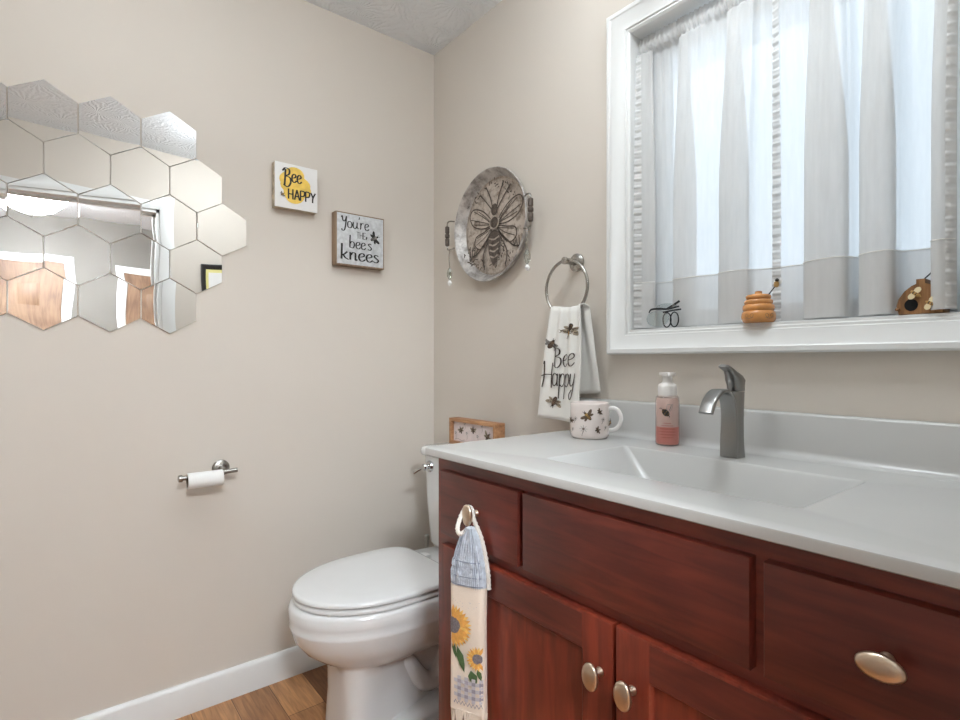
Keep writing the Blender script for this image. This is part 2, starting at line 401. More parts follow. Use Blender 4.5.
G = {  # pen-stroke letters, x-height .5, cap height 1; (strokes, advance)
 'B': ([[(.12,.93),(.1,.5),(.06,0)],[(-.08,.8),(.1,.98),(.36,.93),(.36,.68),(.12,.53)],[(.12,.53),(.42,.47),(.46,.18),(.26,-.06),(-.02,.04)]],.56),
 'b': ([[(.04,.98),(.02,.5),(.02,.03)],[(.02,.3),(.14,.48),(.3,.42),(.33,.2),(.22,.01),(.02,.05)]],.42),
 'e': ([[(.02,.24),(.2,.28),(.31,.38),(.22,.5),(.08,.42),(.03,.22),(.1,.03),(.22,.0),(.36,.12)]],.38),
 'k': ([[(.04,1),(.03,.5),(.02,0)],[(.3,.5),(.16,.33),(.04,.26)],[(.1,.28),(.2,.1),(.36,.0)]],.42),
 'n': ([[(.02,.5),(.03,.25),(.02,0)],[(.03,.28),(.14,.47),(.27,.44),(.28,.2),(.29,.0),(.38,.06)]],.42),
 's': ([[(.27,.44),(.14,.5),(.06,.4),(.17,.27),(.27,.14),(.16,.0),(.0,.06)]],.34),
 'o': ([[(.17,.5),(.03,.4),(.02,.12),(.15,0),(.3,.1),(.31,.36),(.17,.5)]],.4),
 'u': ([[(.02,.5),(.02,.16),(.12,.0),(.24,.08),(.31,.3)],[(.31,.5),(.31,.15),(.4,.02)]],.44),
 'r': ([[(.03,.5),(.04,.2),(.02,0)],[(.04,.28),(.13,.47),(.27,.47)]],.32),
 'a': ([[(.3,.42),(.16,.5),(.03,.38),(.02,.12),(.14,0),(.27,.12),(.31,.35)],[(.31,.5),(.3,.2),(.32,.0)]],.4),
 'p': ([[(.03,.5),(.03,0),(.02,-.48)],[(.03,.3),(.15,.5),(.31,.42),(.33,.16),(.2,0),(.03,.08)]],.4),
 'y': ([[(.02,.5),(.03,.16),(.13,.03),(.25,.1),(.31,.3)],[(.31,.5),(.3,.0),(.25,-.36),(.12,-.48),(.04,-.3),(.2,-.1)]],.42),
 "'": ([[(.05,1.0),(.03,.88),(.0,.8)]],.12), ' ': ([],.25),
 'H': ([[(0,1),(0,0)],[(.36,1),(.36,0)],[(0,.5),(.36,.5)]],.5),
 'h': ([[(.0,.9),(.03,1),(.02,.4),(-.06,-.02)],[(.32,1),(.3,.5),(.32,0)],[(-.1,.42),(.1,.5),(.34,.52)]],.42),
 'A': ([[(0,0),(.2,1)],[(.2,1),(.42,0)],[(.08,.36),(.35,.36)]],.5),
 'P': ([[(0,1),(0,0)],[(0,1),(.3,.95),(.34,.72),(.25,.5),(0,.46)]],.44),
 'Y': ([[(0,1),(.19,.5)],[(.4,1),(.19,.5),(.15,0)]],.44),
 'Z': ([[(.0,.85),(.06,.98),(.1,.7),(.2,.56),(.33,.7),(.42,1)],[(.42,1),(.36,.45),(.26,-.1),(.08,-.2),(.02,-.05)]],.5),
 'T': ([[(0,1),(.4,1)],[(.2,1),(.2,0)]],.48), 'E': ([[(0,1),(0,0)],[(0,1),(.32,1)],[(0,.52),(.28,.52)],[(0,0),(.32,0)]],.42),
}
STRAIGHT = set('HATE')
def write(ink, text, x, y, size, wd, m, slant=.45, sx=1.0):
    for ch in text:
        st, adv = G[ch]
        for k in st:
            ink.stroke([(x + p[0]*size*sx, y + p[1]*size) for p in k], wd, m, 0 if ch in STRAIGHT else 6, slant)
        x += adv * size * sx
    return x

# ------------------------------------------------------------------ the room
XR, YF, ZC = 1.93, -1.8, 2.44
HX, HY0, HY1 = 4.4, -3.0, .9
b = BM(); box(b, -.12, HX+.1, HY0-.1, HY1+.1, -.08, 0); struct('floor', b, M['floor'])
b = BM(); box(b, -.12, HX+.1, HY0-.1, HY1+.1, ZC, ZC+.08); struct('ceiling', b, M['ceiling'])
b = BM(); box(b, -.12, 0, YF-.12, .14, 0, ZC); struct('wall_left', b, M['wall'])
WX0, WX1, WZ0, WZ1 = 1.005, 1.712, 1.209, 2.052         # window opening
b = BM()
box(b, 0, WX0, 0, .14, 0, ZC); box(b, WX1, XR+.12, 0, .14, 0, ZC); box(b, WX0, WX1, 0, .14, 0, WZ0); box(b, WX0, WX1, 0, .14, WZ1, ZC)
struct('wall_back', b, M['wall'])
DY0, DY1, DZ = -1.60, -.765, 2.065                       # doorway the photo is taken from
b = BM()
box(b, XR, XR+.12, DY1, 0, 0, ZC); box(b, XR, XR+.12, YF-.12, DY0, 0, ZC); box(b, XR, XR+.12, DY0, DY1, DZ, ZC)
struct('wall_right', b, M['wall'])
b = BM(); box(b, 0, XR, YF-.12, YF, 0, ZC); struct('wall_front', b, M['wall'])
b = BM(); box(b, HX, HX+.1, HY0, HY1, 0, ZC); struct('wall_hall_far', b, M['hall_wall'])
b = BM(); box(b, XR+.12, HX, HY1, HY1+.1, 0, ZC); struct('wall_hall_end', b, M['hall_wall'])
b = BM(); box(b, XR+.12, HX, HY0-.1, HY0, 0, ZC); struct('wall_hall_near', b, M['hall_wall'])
def baseboard(name, pts_fn, a0, a1):
    prof = [(0, 0), (.015, 0), (.015, .086), (.0115, .094), (.006, .098), (0, .098)]
    b = BM(); loft(b, [[pts_fn(a, d, z) for d, z in prof] for a in (a0, a1)]); struct(name, b, M['trim'])
baseboard('baseboard_left', lambda a, d, z: Vector((d, a, z)), YF, 0)
baseboard('baseboard_back', lambda a, d, z: Vector((a, -d, z)), .0155, .826)
baseboard('baseboard_front', lambda a, d, z: Vector((a, YF+d, z)), .0155, XR)
baseboard('baseboard_hall', lambda a, d, z: Vector((HX-d, a, z)), -1.05, -.86)

def casing(name, x, s, y0, y1, z1, wd=.072):
    """door casing on a wall at x, opening towards s"""
    prof = [(0, 0), (0, .012), (.012, .016), (wd-.014, .02), (wd, .014), (wd, 0)]
    rings = []
    for o, d in prof:
        rings.append([Vector((x+s*d, y0-o, 0)), Vector((x+s*d, y0-o, z1+o)), Vector((x+s*d, y1+o, z1+o)), Vector((x+s*d, y1+o, 0))])
    b = BM(); loft(b, [[r[i] for r in rings] for i in range(4)], True); struct(name, b, M['trim'])
casing('trim_1', XR, -1, DY0, DY1, DZ)
casing('trim_2', XR+.12, 1, DY0, DY1, DZ)
b = BM(); box(b, XR-.002, XR+.122, DY1-.018, DY1+.001, 0, DZ); box(b, XR-.002, XR+.122, DY0-.001, DY0+.018, 0, DZ); box(b, XR-.002, XR+.122, DY0, DY1, DZ-.018, DZ+.001)
box(b, XR+.06, XR+.09, DY1-.03, DY1-.016, 0, DZ-.018); box(b, XR+.06, XR+.09, DY0, DY1, DZ-.03, DZ-.017)
struct('trim_3', b, M['trim'])
def hall_door(n, y0, y1):
    casing('trim_%d' % (n+3), HX, -1, y0, y1, 2.03)
    b = BM(); box(b, HX-.03, HX-.002, y0+.004, y1-.004, .008, 2.026)
    wd = y1 - y0
    for i in range(2):
        a0 = y0 + .11 + i*(wd-.11)/2; a1 = y0 + i*(wd-.11)/2 + (wd-.11)/2 + .0
        for z0, z1 in ((.22, .85), (.98, 1.5), (1.62, 1.9)):
            rings = []
            for o, d in ((0, .0302), (.012, .022), (.03, .022), (.05, .034)):
                rings.append([Vector((HX-d, a0+o, z0+o)), Vector((HX-d, a1-o, z0+o)), Vector((HX-d, a1-o, z1-o)), Vector((HX-d, a0+o, z1-o))])
            loft(b, rings, True, False, True)
    d = struct('door_%d' % n, b, M['door_wood'])
    b = BM(); lathe(b, [(.004, -.09), (.022, -.085), (.028, -.07), (.022, -.055), (.01, -.05), (.01, -.036), (.028, -.034), (.028, -.03)], (HX, y1-.07, .95), 'x', 20)
    obj('door_knob', b, M['nickel'], d)
hall_door(1, -2.02, -1.21); hall_door(2, -.73, .05)

# window: casing with a mitred bevel, sash, pane, sill
b = BM()
rect_frame(b, WX0, WX1, WZ0, WZ1, [(-.001, .09), (-.001, -.004), (.004, -.009), (.009, -.009), (.011, -.013), (.046, -.027), (.050, -.031), (.060, -.031), (.064, -.027), (.064, .0)])
win = struct('window_1', b, M['trim'])
b = BM(); rect_frame(b, WX0+.048, WX1-.048, WZ0+.055, WZ1-.048, [(0, .138), (0, .108), (.006, .104), (.042, .104), (.05, .10), (.05, .139)]); obj('window_frame', b, M['trim'], win)
b = BM(); box(b, WX0+.04, WX1-.04, .12, .124, WZ0+.045, WZ1-.04); obj('window_pane', b, M['glass'], win)
b = BM(); box(b, WX0+.001, WX1-.001, -.006, .105, WZ0-.004, WZ0+.005, 0, .002); obj('window_sill', b, M['trim'], win)
SILL = WZ0 + .005

# ------------------------------------------------------------------ lamps
t = thing('added_vanity_light', 'added unseen fixture: three white globe lamps on a nickel bar above the window', 'light', (1.36, 0, 2.27))  # unseen fixture, added as a light source above the window
b = BM(); box(b, 1.10, 1.70, -.028, -.001, 2.235, 2.305, 0, .008); obj('back_plate', b, M['nickel'], t)
em = emit_mat('lit_globe', (.885, .955, 1, 1), ADDED_VANITY_LIGHT)
for x in (1.18, 1.40, 1.62):
    b = BM(); tube(b, [(x, -.027, 2.27), (x, -.17, 2.275), (x, -.225, 2.30), (x, -.23, 2.325)], .008, 10, smooth=4); a = obj('arm', b, M['nickel'], t)
    b = BM(); lathe(b, [(.006, 2.335), (.028, 2.332), (.03, 2.31), (.024, 2.305)], (x, -.23, 0), 'z', 20); obj('socket', b, M['nickel'], a)
    b = BM(); lathe(b, [(.003, 2.19)] + [(.058*sin(pi*i/12), 2.248 - .058*cos(pi*i/12)) for i in range(1, 12)] + [(.02, 2.306)], (x, -.23, 0), 'z', 24); obj('globe_shade', b, em, a, 80)
t = thing('ceiling_light', 'lit glass bowl ceiling lamp in the next room, seen in the mirrors', 'light', (3.15, -1.42, ZC))
b = BM(); lathe(b, [(.001, 2.439), (.07, 2.439), (.07, 2.425), (.03, 2.415), (.012, 2.40), (.012, 2.18), (.016, 2.17), (.012, 2.15), (.002, 2.145)], (3.15, -1.42, 0)); obj('ceiling_mount', b, M['nickel'], t)
b = BM(); lathe(b, [(.018, 2.175), (.07, 2.184), (.13, 2.21), (.18, 2.255), (.212, 2.31), (.235, 2.33), (.23, 2.335), (.205, 2.312), (.172, 2.26), (.12, 2.222), (.07, 2.197), (.018, 2.188)], (3.15, -1.42, 0), cap=False); obj('glass_bowl', b, emit_mat('lit_bowl', (.895, .955, 1, 1), HALL_LIGHT), t, 60)
for lx_, ly_, lab, st_ in ((1.30, -.53, 'added round white flush lamp, out of view, on the bathroom ceiling near the window', ADDED_FLUSH_LIGHT), (.76, -1.2, 'added round white flush lamp, out of view, on bathroom ceiling near the hexagon mirrors', ADDED_FLUSH_LIGHT_2)):
    t = thing('added_flush_light', lab, 'light', (lx_, ly_, ZC), 'added ceiling lamps')  # both flush lamps are added out of view to light the room
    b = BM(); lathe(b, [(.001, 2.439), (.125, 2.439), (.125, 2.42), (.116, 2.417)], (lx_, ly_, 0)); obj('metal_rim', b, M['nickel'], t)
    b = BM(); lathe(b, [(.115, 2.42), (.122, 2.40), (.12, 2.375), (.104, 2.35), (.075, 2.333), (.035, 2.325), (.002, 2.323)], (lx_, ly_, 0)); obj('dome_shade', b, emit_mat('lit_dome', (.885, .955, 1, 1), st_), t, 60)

# ------------------------------------------------------------------ vanity cabinet
CX0, CX1, CY, CZ = .829, 1.917, -.535, .8955
van = thing('vanity_cabinet', 'cherry-stained wooden vanity cabinet under the white sink top', 'cabinet', (1.373, -.27, 0))
b = BM(); box(b, CX0, CX0+.018, CY+.0185, -.004, .0, CZ, 0, .0015); box(b, CX1-.018, CX1, CY+.0185, -.004, .0, CZ, 0, .0015)
box(b, CX0, CX1, CY, CY+.018, .10, CZ, 0, .0012); box(b, CX0+.0185, CX1-.0185, CY+.0185, -.004, .10, .118); box(b, CX0+.0185, CX1-.0185, -.016, -.004, .1185, CZ); box(b, CX0+.0185, CX1-.0185, CY+.07, CY+.088, 0, .0995)
obj('cabinet_body', b, M['cherry_dark'], van)
FY = -.553
def slab(x0, x1, z0, z1, name, m):
    b = BM(); rect_frame(b, x0, x1, z0, z1, [(0, CY+.0005), (0, FY+.003), (-.0012, FY+.0008), (-.004, FY)], cap_first=True, cap_last=True)
    return obj(name, b, m, van)
def knob(parent, x, z, vertical, ang=0):
    b = BM(); lathe(b, [(.008, FY-.0002), (.0075, FY-.003), (.0045, FY-.007), (.0045, FY-.016), (.008, FY-.021)], (x, 0, z), 'y', 16)
    rings = []
    for s, y in ((.45, FY-.019), (.8, FY-.0205), (.97, FY-.0235), (1, FY-.026), (.96, FY-.0285), (.8, FY-.0305), (.5, FY-.032), (.2, FY-.0325)):
        ra, rb = (.0165, .0235) if vertical else (.0238, .0148)
        c, q = cos(ang), sin(ang)
        rings.append([Vector((x + s*(ra*cos(k*pi/16)*c - rb*sin(k*pi/16)*q), y, z + s*(ra*cos(k*pi/16)*q + rb*sin(k*pi/16)*c))) for k in range(32)])
    loft(b, rings); return obj('knob', b, M['knob'], parent, 50)
d1 = slab(.862, 1.136, .714, .865, 'drawer', M['cherry_h']); knob(d1, 1.004, .793, True)
d2 = slab(1.150, 1.592, .714, .865, 'false_drawer_front', M['cherry_h'])
d3 = slab(1.609, 1.885, .714, .865, 'drawer', M['cherry_h']); knob(d3, 1.742, .796, False)
def door(x0, x1, z0, z1, kx):
    st = .064
    b = BM(); prof = [(0, CY+.0005), (0, FY+.003), (-.0012, FY+.0008), (-.004, FY), (-st, FY), (-st-.002, FY+.0015), (-st-.005, FY+.009)]
    rect_frame(b, x0, x1, z0, z1, prof, cap_first=True)
    d = obj('door', b, M['cherry_v'], van)
    b = BM(); box(b, x0+st+.004, x1-st-.004, FY+.009, FY+.014, z0+st+.004, z1-st-.004); obj('door_panel', b, M['cherry_v'], d)
    for a, c in ((z1-st+.001, z1-.005), (z0+.005, z0+st-.001)):
        b = BM(); box(b, x0+st+.001, x1-st-.001, FY-.0003, FY+.004, a, c); obj('door_rail', b, M['cherry_h'], d)
    knob(d, kx, .601, True); return d
door(.866, 1.3685, .135, .690, 1.343); door(1.3745, 1.880, .135, .690, 1.408)

# ------------------------------------------------------------------ sink top
TZ = .916
K = 8
def zr(x0, x1, y0, y1, r, z): return [Vector((p[0], p[1], z)) for p in rrect(x0, x1, y0, y1, r, K)]
top = thing('sink_counter', 'white cultured marble sink top with rectangular basin on the cherry cabinet', 'counter', (1.373, -.28, CZ))
TX0, TX1, TY0, TY1 = .815, 1.926, -.567, -.002
bx0, bx1, by0, by1 = 1.108, 1.612, -.445, -.166
b = BM()
rings = [zr(bx0-.01, bx1+.01, by0-.01, by1+.01, .02, CZ+.0005), zr(TX0+.004, TX1-.004, TY0+.004, TY1, .004, CZ+.0005), zr(TX0, TX1, TY0, TY1, .006, CZ+.003), zr(TX0, TX1, TY0, TY1, .006, TZ-.0045), zr(TX0+.001, TX1-.001, TY0+.001, TY1, .006, TZ-.0018), zr(TX0+.0035, TX1-.005, TY0+.005, TY1-.001, .006, TZ)]
rings += [zr(TX0+.03, TX1-.03, TY0+.03, TY1-.01, .01, TZ), zr(bx0-.004, bx1+.004, by0-.004, by1+.004, .014, TZ), zr(bx0-.0015, bx1+.0015, by0-.0015, by1+.0015, .012, TZ-.0005), zr(bx0+.0008, bx1-.0005, by0+.0005, by1-.0005, .011, TZ-.002)]
rings += [zr(bx0+.0035, bx1-.0022, by0+.0012, by1-.0018, .012, TZ-.0045), zr(bx0+.072, bx1-.045, by0+.02, by1-.030, .03, TZ-.068), zr(bx0+.112, bx1-.07, by0+.032, by1-.05, .02, TZ-.112), zr(bx0+.128, bx1-.085, by0+.045, by1-.065, .02, TZ-.121), zr(bx0+.2, bx1-.2, by0+.10, by1-.10, .02, TZ-.124)]
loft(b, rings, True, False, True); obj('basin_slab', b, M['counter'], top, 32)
prof = [(-.0015, TZ-.001), (-.0015, 1.0135), (-.015, 1.0135), (-.0195, 1.0115), (-.021, 1.008), (-.021, .934), (-.0225, .927), (-.027, .9205), (-.034, .9175), (-.044, TZ+.0002), (-.044, TZ-.001)]
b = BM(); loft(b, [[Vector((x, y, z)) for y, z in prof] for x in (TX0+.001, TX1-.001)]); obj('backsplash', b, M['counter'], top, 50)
b = BM(); lathe(b, [(.032, TZ-.1245), (.032, TZ-.1215), (.027, TZ-.1205), (.022, TZ-.1215), (.02, TZ-.123), (.002, TZ-.1225)], (1.36, -.30, 0)); obj('drain', b, M['nickel'], top)

# faucet: flat ribbon spout sweeping up out of the base and forward, lever cap on the column behind it
fx, fyc = 1.35, -.10
fau = thing('faucet', 'brushed nickel single-lever faucet behind the sink basin', 'faucet', (fx, fyc, TZ))
def fsec(y0, y1, z, hw, r): return [Vector((fx + p[0], p[1], z)) for p in rrect(-hw, hw, y0, y1, r, 5)]
b = BM()
loft(b, [fsec(-.124, -.084, TZ, 0.0202, 0.0120), fsec(-.123, -.084, TZ+.004, 0.0196, 0.0128), fsec(-.120, -.084, TZ+.04, 0.0172, 0.0128), fsec(-.117, -.081, TZ+.09, 0.0156, 0.0128), fsec(-.114, -.078, TZ+.124, 0.0158, 0.0136), fsec(-.113, -.077, TZ+.1425, 0.0164, 0.0144)])
obj('faucet_body', b, M['faucet'], fau, 40)
path = catmull([(0, -.127, TZ+.002), (0, -.1265, TZ+.03), (0, -.125, TZ+.065), (0, -.126, TZ+.098), (0, -.134, TZ+.126), (0, -.153, TZ+.144), (0, -.180, TZ+.144), (0, -.206, TZ+.128), (0, -.223, TZ+.102)], 5)
rings = []
for i, p in enumerate(path):
    d = (path[min(i+1, len(path)-1)] - path[max(i-1, 0)]).normalized(); nrm = Vector((0, -d.z, d.y))  # outward
    tt = i / (len(path)-1); hw = .0195 - .0035*sm(tt*1.25); th = .0045
    sec = rrect(-hw, hw, -th, th, .0042, 4)
    rings.append([Vector((fx + q[0], p.y, p.z)) + nrm*q[1] for q in sec])
b = BM(); loft(b, rings); obj('spout', b, M['faucet'], fau, 40)
b = BM()
loft(b, [fsec(-.113, -.077, TZ+.1440, 0.0164, 0.0144), fsec(-.114, -.076, TZ+.1455, 0.0170, 0.0152), fsec(-.115, -.076, TZ+.156, 0.0166, 0.0152), fsec(-.119, -.077, TZ+.168, .0185, .015), fsec(-.125, -.086, TZ+.178, .016, .014), fsec(-.133, -.100, TZ+.185, .0125, .011), fsec(-.137, -.114, TZ+.189, .009, .008)])
h = obj('handle', b, M['faucet'], fau, 40)
lp = catmull([(0, -.102, TZ+.178), (0, -.116, TZ+.185), (0, -.134, TZ+.193), (0, -.153, TZ+.200)], 4); rings = []
for i, p in enumerate(lp):
    tt = i / (len(lp)-1); hw = .0105 + .002*tt - (.006 if i == len(lp)-1 else 0); th = .0065 - .0035*tt
    d = (lp[min(i+1, len(lp)-1)] - lp[max(i-1, 0)]).normalized(); nrm = Vector((0, -d.z, d.y))
    rings.append([Vector((fx + q[0], p.y, p.z)) + nrm*q[1] for q in rrect(-hw, hw, -th, th, .004, 4)])
b = BM(); loft(b, rings); obj('lever', b, M['faucet'], h, 40)
b = BM(); tube(b, [(fx+.0, -.0735, TZ+.088), (fx, -.063, TZ+.088)], .0035, 10); obj('lift_rod', b, M['faucet'], fau)

# ------------------------------------------------------------------ toilet
tx = .434
toi = thing('toilet', 'white two-piece toilet with closed lid between the vanity and left wall', 'toilet', (tx, -.4, 0))
def egg(yf, yb, hw, z, ym=None, n=48, pb=.55, dx=0, pf=1):
    ym = ym if ym is not None else yf + hw*1.25
    out = []
    for i in range(n):
        a = 2*pi*i/n; c, q = cos(a), sin(a)
        if c >= 0: x, y = hw*math.copysign(abs(q)**pf, q), ym - (ym-yf)*c**pf
        else: x, y = hw*math.copysign(abs(q)**pb, q), ym + (yb-ym)*abs(c)**pb
        out.append(Vector((tx + x + dx, y, z)))
    return out
b = BM()
loft(b, [egg(-.640, -.14, .112, 0, -.55, pb=.3, pf=.5), egg(-.638, -.14, .108, .03, -.55, pb=.3, pf=.5), egg(-.632, -.16, .101, .14, -.55, pb=.35, pf=.5), egg(-.634, -.20, .102, .225, -.54, pb=.4, pf=.5), egg(-.638, -.22, .104, .247, -.53, pb=.45, pf=.6), egg(-.655, -.22, .122, .256, -.50, pf=.9), egg(-.684, -.22, .145, .27, -.49), egg(-.722, -.21, .170, .30, -.48), egg(-.748, -.20, .188, .335, -.48), egg(-.758, -.19, .195, .368, -.48), egg(-.760, -.17, .197, .376, -.48), egg(-.757, -.17, .195, .381, -.48), egg(-.762, -.05, .198, .40, -.48), egg(-.762, -.04, .198, .424, -.48), egg(-.757, -.04, .194, .434, -.48), egg(-.745, -.05, .186, .438, -.48)])
# cut the lower column short behind: pinch the pedestal's back half
for v in b.verts:
    if v.co.z < .245 and v.co.y > -.50:
        k = min(1, (v.co.y + .50) / .05); v.co.x = tx + (v.co.x - tx) * (1 - .5*k)
obj('bowl', b, M['ceramic'], toi, 60)
b = BM()
for sx in (1, -1):
    tube(b, [(tx+sx*.035, -.46, .26), (tx+sx*.048, -.41, .18), (tx+sx*.052, -.36, .115), (tx+sx*.052, -.31, .12), (tx+sx*.05, -.265, .20), (tx+sx*.045, -.22, .27), (tx+sx*.04, -.16, .26), (tx+sx*.04, -.12, .18), (tx+sx*.04, -.11, .05)], [.022, .028, .031, .031, .032, .036, .04, .04, .04], 16, smooth=5)
obj('trapway', b, M['ceramic'], toi, 60)
b = BM()
loft(b, [[Vector((p[0], p[1], z)) for p in rrect(tx-hw, tx+hw, -.56+i, -.07, .05, 6)] for z, hw, i in ((0, .122, 0), (.045, .120, .002), (.06, .112, .01), (.068, .09, .03))])
obj('foot', b, M['ceramic'], toi, 50)
for sx in (1, -1):
    b = BM(); lathe(b, [(.016, .062), (.0165, .07), (.013, .08), (.006, .085), (.001, .086)], (tx+sx*.100, -.30, 0), 'z', 20); obj('bolt_cap', b, M['ceramic'], toi)
def lidrings(yf, yb, hw, z0, z1, dome=0, e=.006):
    r = [egg(yf+e, yb-e, hw-e, z0, -.50, pb=.4), egg(yf, yb, hw, z0+e*.6, -.50, pb=.4), egg(yf, yb, hw, z1-e, -.50, pb=.4), egg(yf+e*.4, yb-e*.4, hw-e*.4, z1-e*.3, -.50, pb=.4), egg(yf+e*1.6, yb-e*1.6, hw-e*1.6, z1, -.50, pb=.4)]
    if dome:
        for s in (.75, .5, .25): r.append([Vector((tx + (p.x-tx)*s, -.50 + (p.y+.50)*s, z1 + dome*(1-s*s)*1)) for p in r[4]])
    return r
b = BM(); loft(b, lidrings(-.749, -.295, .191, .4385, .4540)); obj('seat', b, M['ceramic'], toi, 50)
b = BM(); loft(b, lidrings(-.751, -.298, .193, .4570, .4725, .003)); lid = obj('lid', b, M['ceramic'], toi, 50)
for sx in (1, -1):
    b = BM(); box(b, tx+sx*.075-.02, tx+sx*.075+.02, -.298, -.262, .438, .462, 0, .006); obj('hinge', b, M['ceramic'], toi)
    b = BM(); box(b, tx+sx*.10-.012, tx+sx*.10+.012, -.700, -.68, .4335, .4390); obj('bumper', b, M['pump'], toi)
def tr(hw, y0, y1, z, r=.035): return [Vector((p[0], p[1], z)) for p in rrect(tx-hw, tx+hw, y0, y1, r, 7)]
b = BM(); loft(b, [tr(.175, -.165, -.035, .4385), tr(.188, -.178, -.03, .444), tr(.195, -.188, -.025, .46), tr(.204, -.197, -.02, .60), tr(.21, -.204, -.018, .778)]); obj('tank', b, M['ceramic'], toi, 50)
b = BM(); loft(b, [tr(.206, -.205, -.017, .777), tr(.216, -.214, -.012, .781), tr(.219, -.217, -.010, .787), tr(.219, -.217, -.010, .799), tr(.216, -.214, -.012, .807), tr(.208, -.207, -.018, .811), tr(.15, -.15, -.05, .8118)]); obj('tank_lid', b, M['ceramic'], toi, 50)
lx, lz = .283, .742
b = BM(); lathe(b, [(.02, -.2005), (.021, -.206), (.018, -.212), (.009, -.214), (.009, -.226), (.013, -.229), (.011, -.234), (.001, -.235)], (lx, 0, lz), 'y', 24)
tube(b, [(lx-.004, -.229, lz-.001), (lx-.018, -.232, lz-.008), (lx-.034, -.237, lz-.017), (lx-.05, -.241, lz-.027)], [.006, .0055, .0055, .006], 12, smooth=3)
obj('flush_lever', b, M['chrome'], toi)

br = thing('toilet_brush', 'slim grey upright handle with a round cap, behind toilet lid in the corner', 'brush', (.137, -.125, 0))
b = BM(); lathe(b, [(.001, 0), (.048, 0), (.05, .006), (.046, .11), (.042, .115), (.012, .118)], (.137, -.125, 0)); obj('holder', b, M['grey_plastic'], br)
b = BM(); lathe(b, [(.007, .118), (.0075, .42), (.0095, .424), (.0095, .437), (.007, .440), (.001, .441)], (.137, -.125, 0), n=16); obj('handle', b, M['grey_plastic'], br)

# framed bee picture on the tank lid
TL = .8122
fs = thing('tabletop_picture', 'small wood-framed pale picture of bees standing on the toilet tank', 'picture', (.388, -.075, TL))
fx0, fx1, fy0, fy1, fz1 = .252, .525, -.098, -.053, TL+.098
b = BM()
box(b, fx0, fx1, fy0, fy1, TL, TL+.012, 0, .001); box(b, fx0, fx1, fy0, fy1, fz1-.012, fz1, 0, .001)
box(b, fx0, fx0+.012, fy0, fy1, TL+.0121, fz1-.0121, 0, .001); box(b, fx1-.012, fx1, fy0, fy1, TL+.0121, fz1-.0121, 0, .001)
obj('wood_frame', b, M['light_wood'], fs)
b = BM(); box(b, fx0+.0122, fx1-.0122, fy0+.014, fy0+.018, TL+.0122, fz1-.0122); obj('print', b, M['pink_print'], fs)
ik = Ink(lambda u, v, o: Vector((fx0 + u, fy0 + .0138 - o, TL + v)))
ik.bee(.058, .055, .026, 1.9, M['brown_ink'], M['sepia'], M['wing']); ik.bee(.135, .062, .024, 1.57, M['brown_ink'], M['sepia'], M['wing']); ik.bee(.22, .045, .034, .9, M['brown_ink'], M['sepia'], M['wing'])
for x, y in ((.03, .03), (.10, .035), (.165, .03), (.19, .07), (.09, .07)):
    ik.stroke([(x, y-.012), (x+.003, y), (x-.002, y+.012)], .0012, M['sepia'])
    for k in range(5): ik.ell(x + .004*cos(k*1.26), y+.013 + .004*sin(k*1.26), .0025, .0018, k*1.26, M['grey_ink'], 8, 1)
ik.stroke([(.03, .02), (.05, .023), (.07, .018), (.09, .022)], .0014, M['grey_ink'])
ik.done('drawing', fs)

# ------------------------------------------------------------------ hexagon mirrors on the left wall
HR = .0872
b = BM()
def hexring(r, x): return [Vector((x, r*cos(pi/3*k), r*sin(pi/3*k))).xyz for k in range(6)]
def hexpt(r, x): return [Vector((x, r*sin(pi/3*k), r*cos(pi/3*k))) for k in range(6)]
loft(b, [hexpt(HR, 0), hexpt(HR, .0022), hexpt(HR-.0011, .0032)])
hex0 = obj('hexagon_mirror', b, M['mirror'], None, 20)
rows = [('top', 1.8236, -.994, 4), ('second', 1.6925, -.9172, 4), ('middle', 1.5612, -.8405, 5), ('fourth', 1.4299, -.9172, 4), ('bottom', 1.2986, -.994, 4)]
ordn = ['rightmost', 'second from the right', 'third from the right', 'fourth from the right', 'fifth from the right']
first = True
for rn, z, y, n in rows:
    for k in range(n):
        o = hex0 if first else link(hex0.copy()); first = False
        o.location = (.0015, y - k*.1534, z)
        o.rotation_euler = (0, R(random.uniform(-.35, .35)), R(random.uniform(-.35, .35)))
        tag(o, 'hexagonal mirror tile, %s in the %s row of wall mirrors' % (ordn[k], rn), 'mirror', 'hexagon mirror tiles')

# ------------------------------------------------------------------ signs on the left wall
s1 = thing('wall_sign', 'small white square sign with yellow splash reading Bee Happy', 'sign', (0, -.607, 1.75))
y0, y1, z0, z1, dp = -.680, -.528, 1.664, 1.821, .032
b = BM(); box(b, .001, dp, y0, y1, z0, z1, 1, .0015)
for f in b.faces: f.material_index = 0 if f.calc_center_median().x > dp-.0014 else 1
obj('board', b, [M['sign_white'], M['sign_edge']], s1)
ik = Ink(lambda u, v, o: Vector((dp + .0003 + o, y0 + u, z0 + v)))
for (cx, cy, a, c_) in ((.068, .118, .036, .03), (.072, .085, .054, .034), (.062, .062, .032, .04), (.055, .10, .04, .03), (.088, .072, .04, .028), (.07, .045, .034, .026)): ik.ell(cx, cy, a, c_, random.uniform(-.3, .3), M['yellow'], 22)
ik.layer += 2
x = write(ik, 'B', .03, .078, .062, .0066, M['black'], .35, .85); write(ik, 'ee', x-.002, .094, .058, .0060, M['black'], .4, .85)
write(ik, 'HAPPY', .047, .033, .036, .0054, M['black'], .75, 1.18)
ik.bee(.026, .045, .014, .7, M['black'], M['ochre'], M['grey_ink'])
ik.done('lettering', s1)

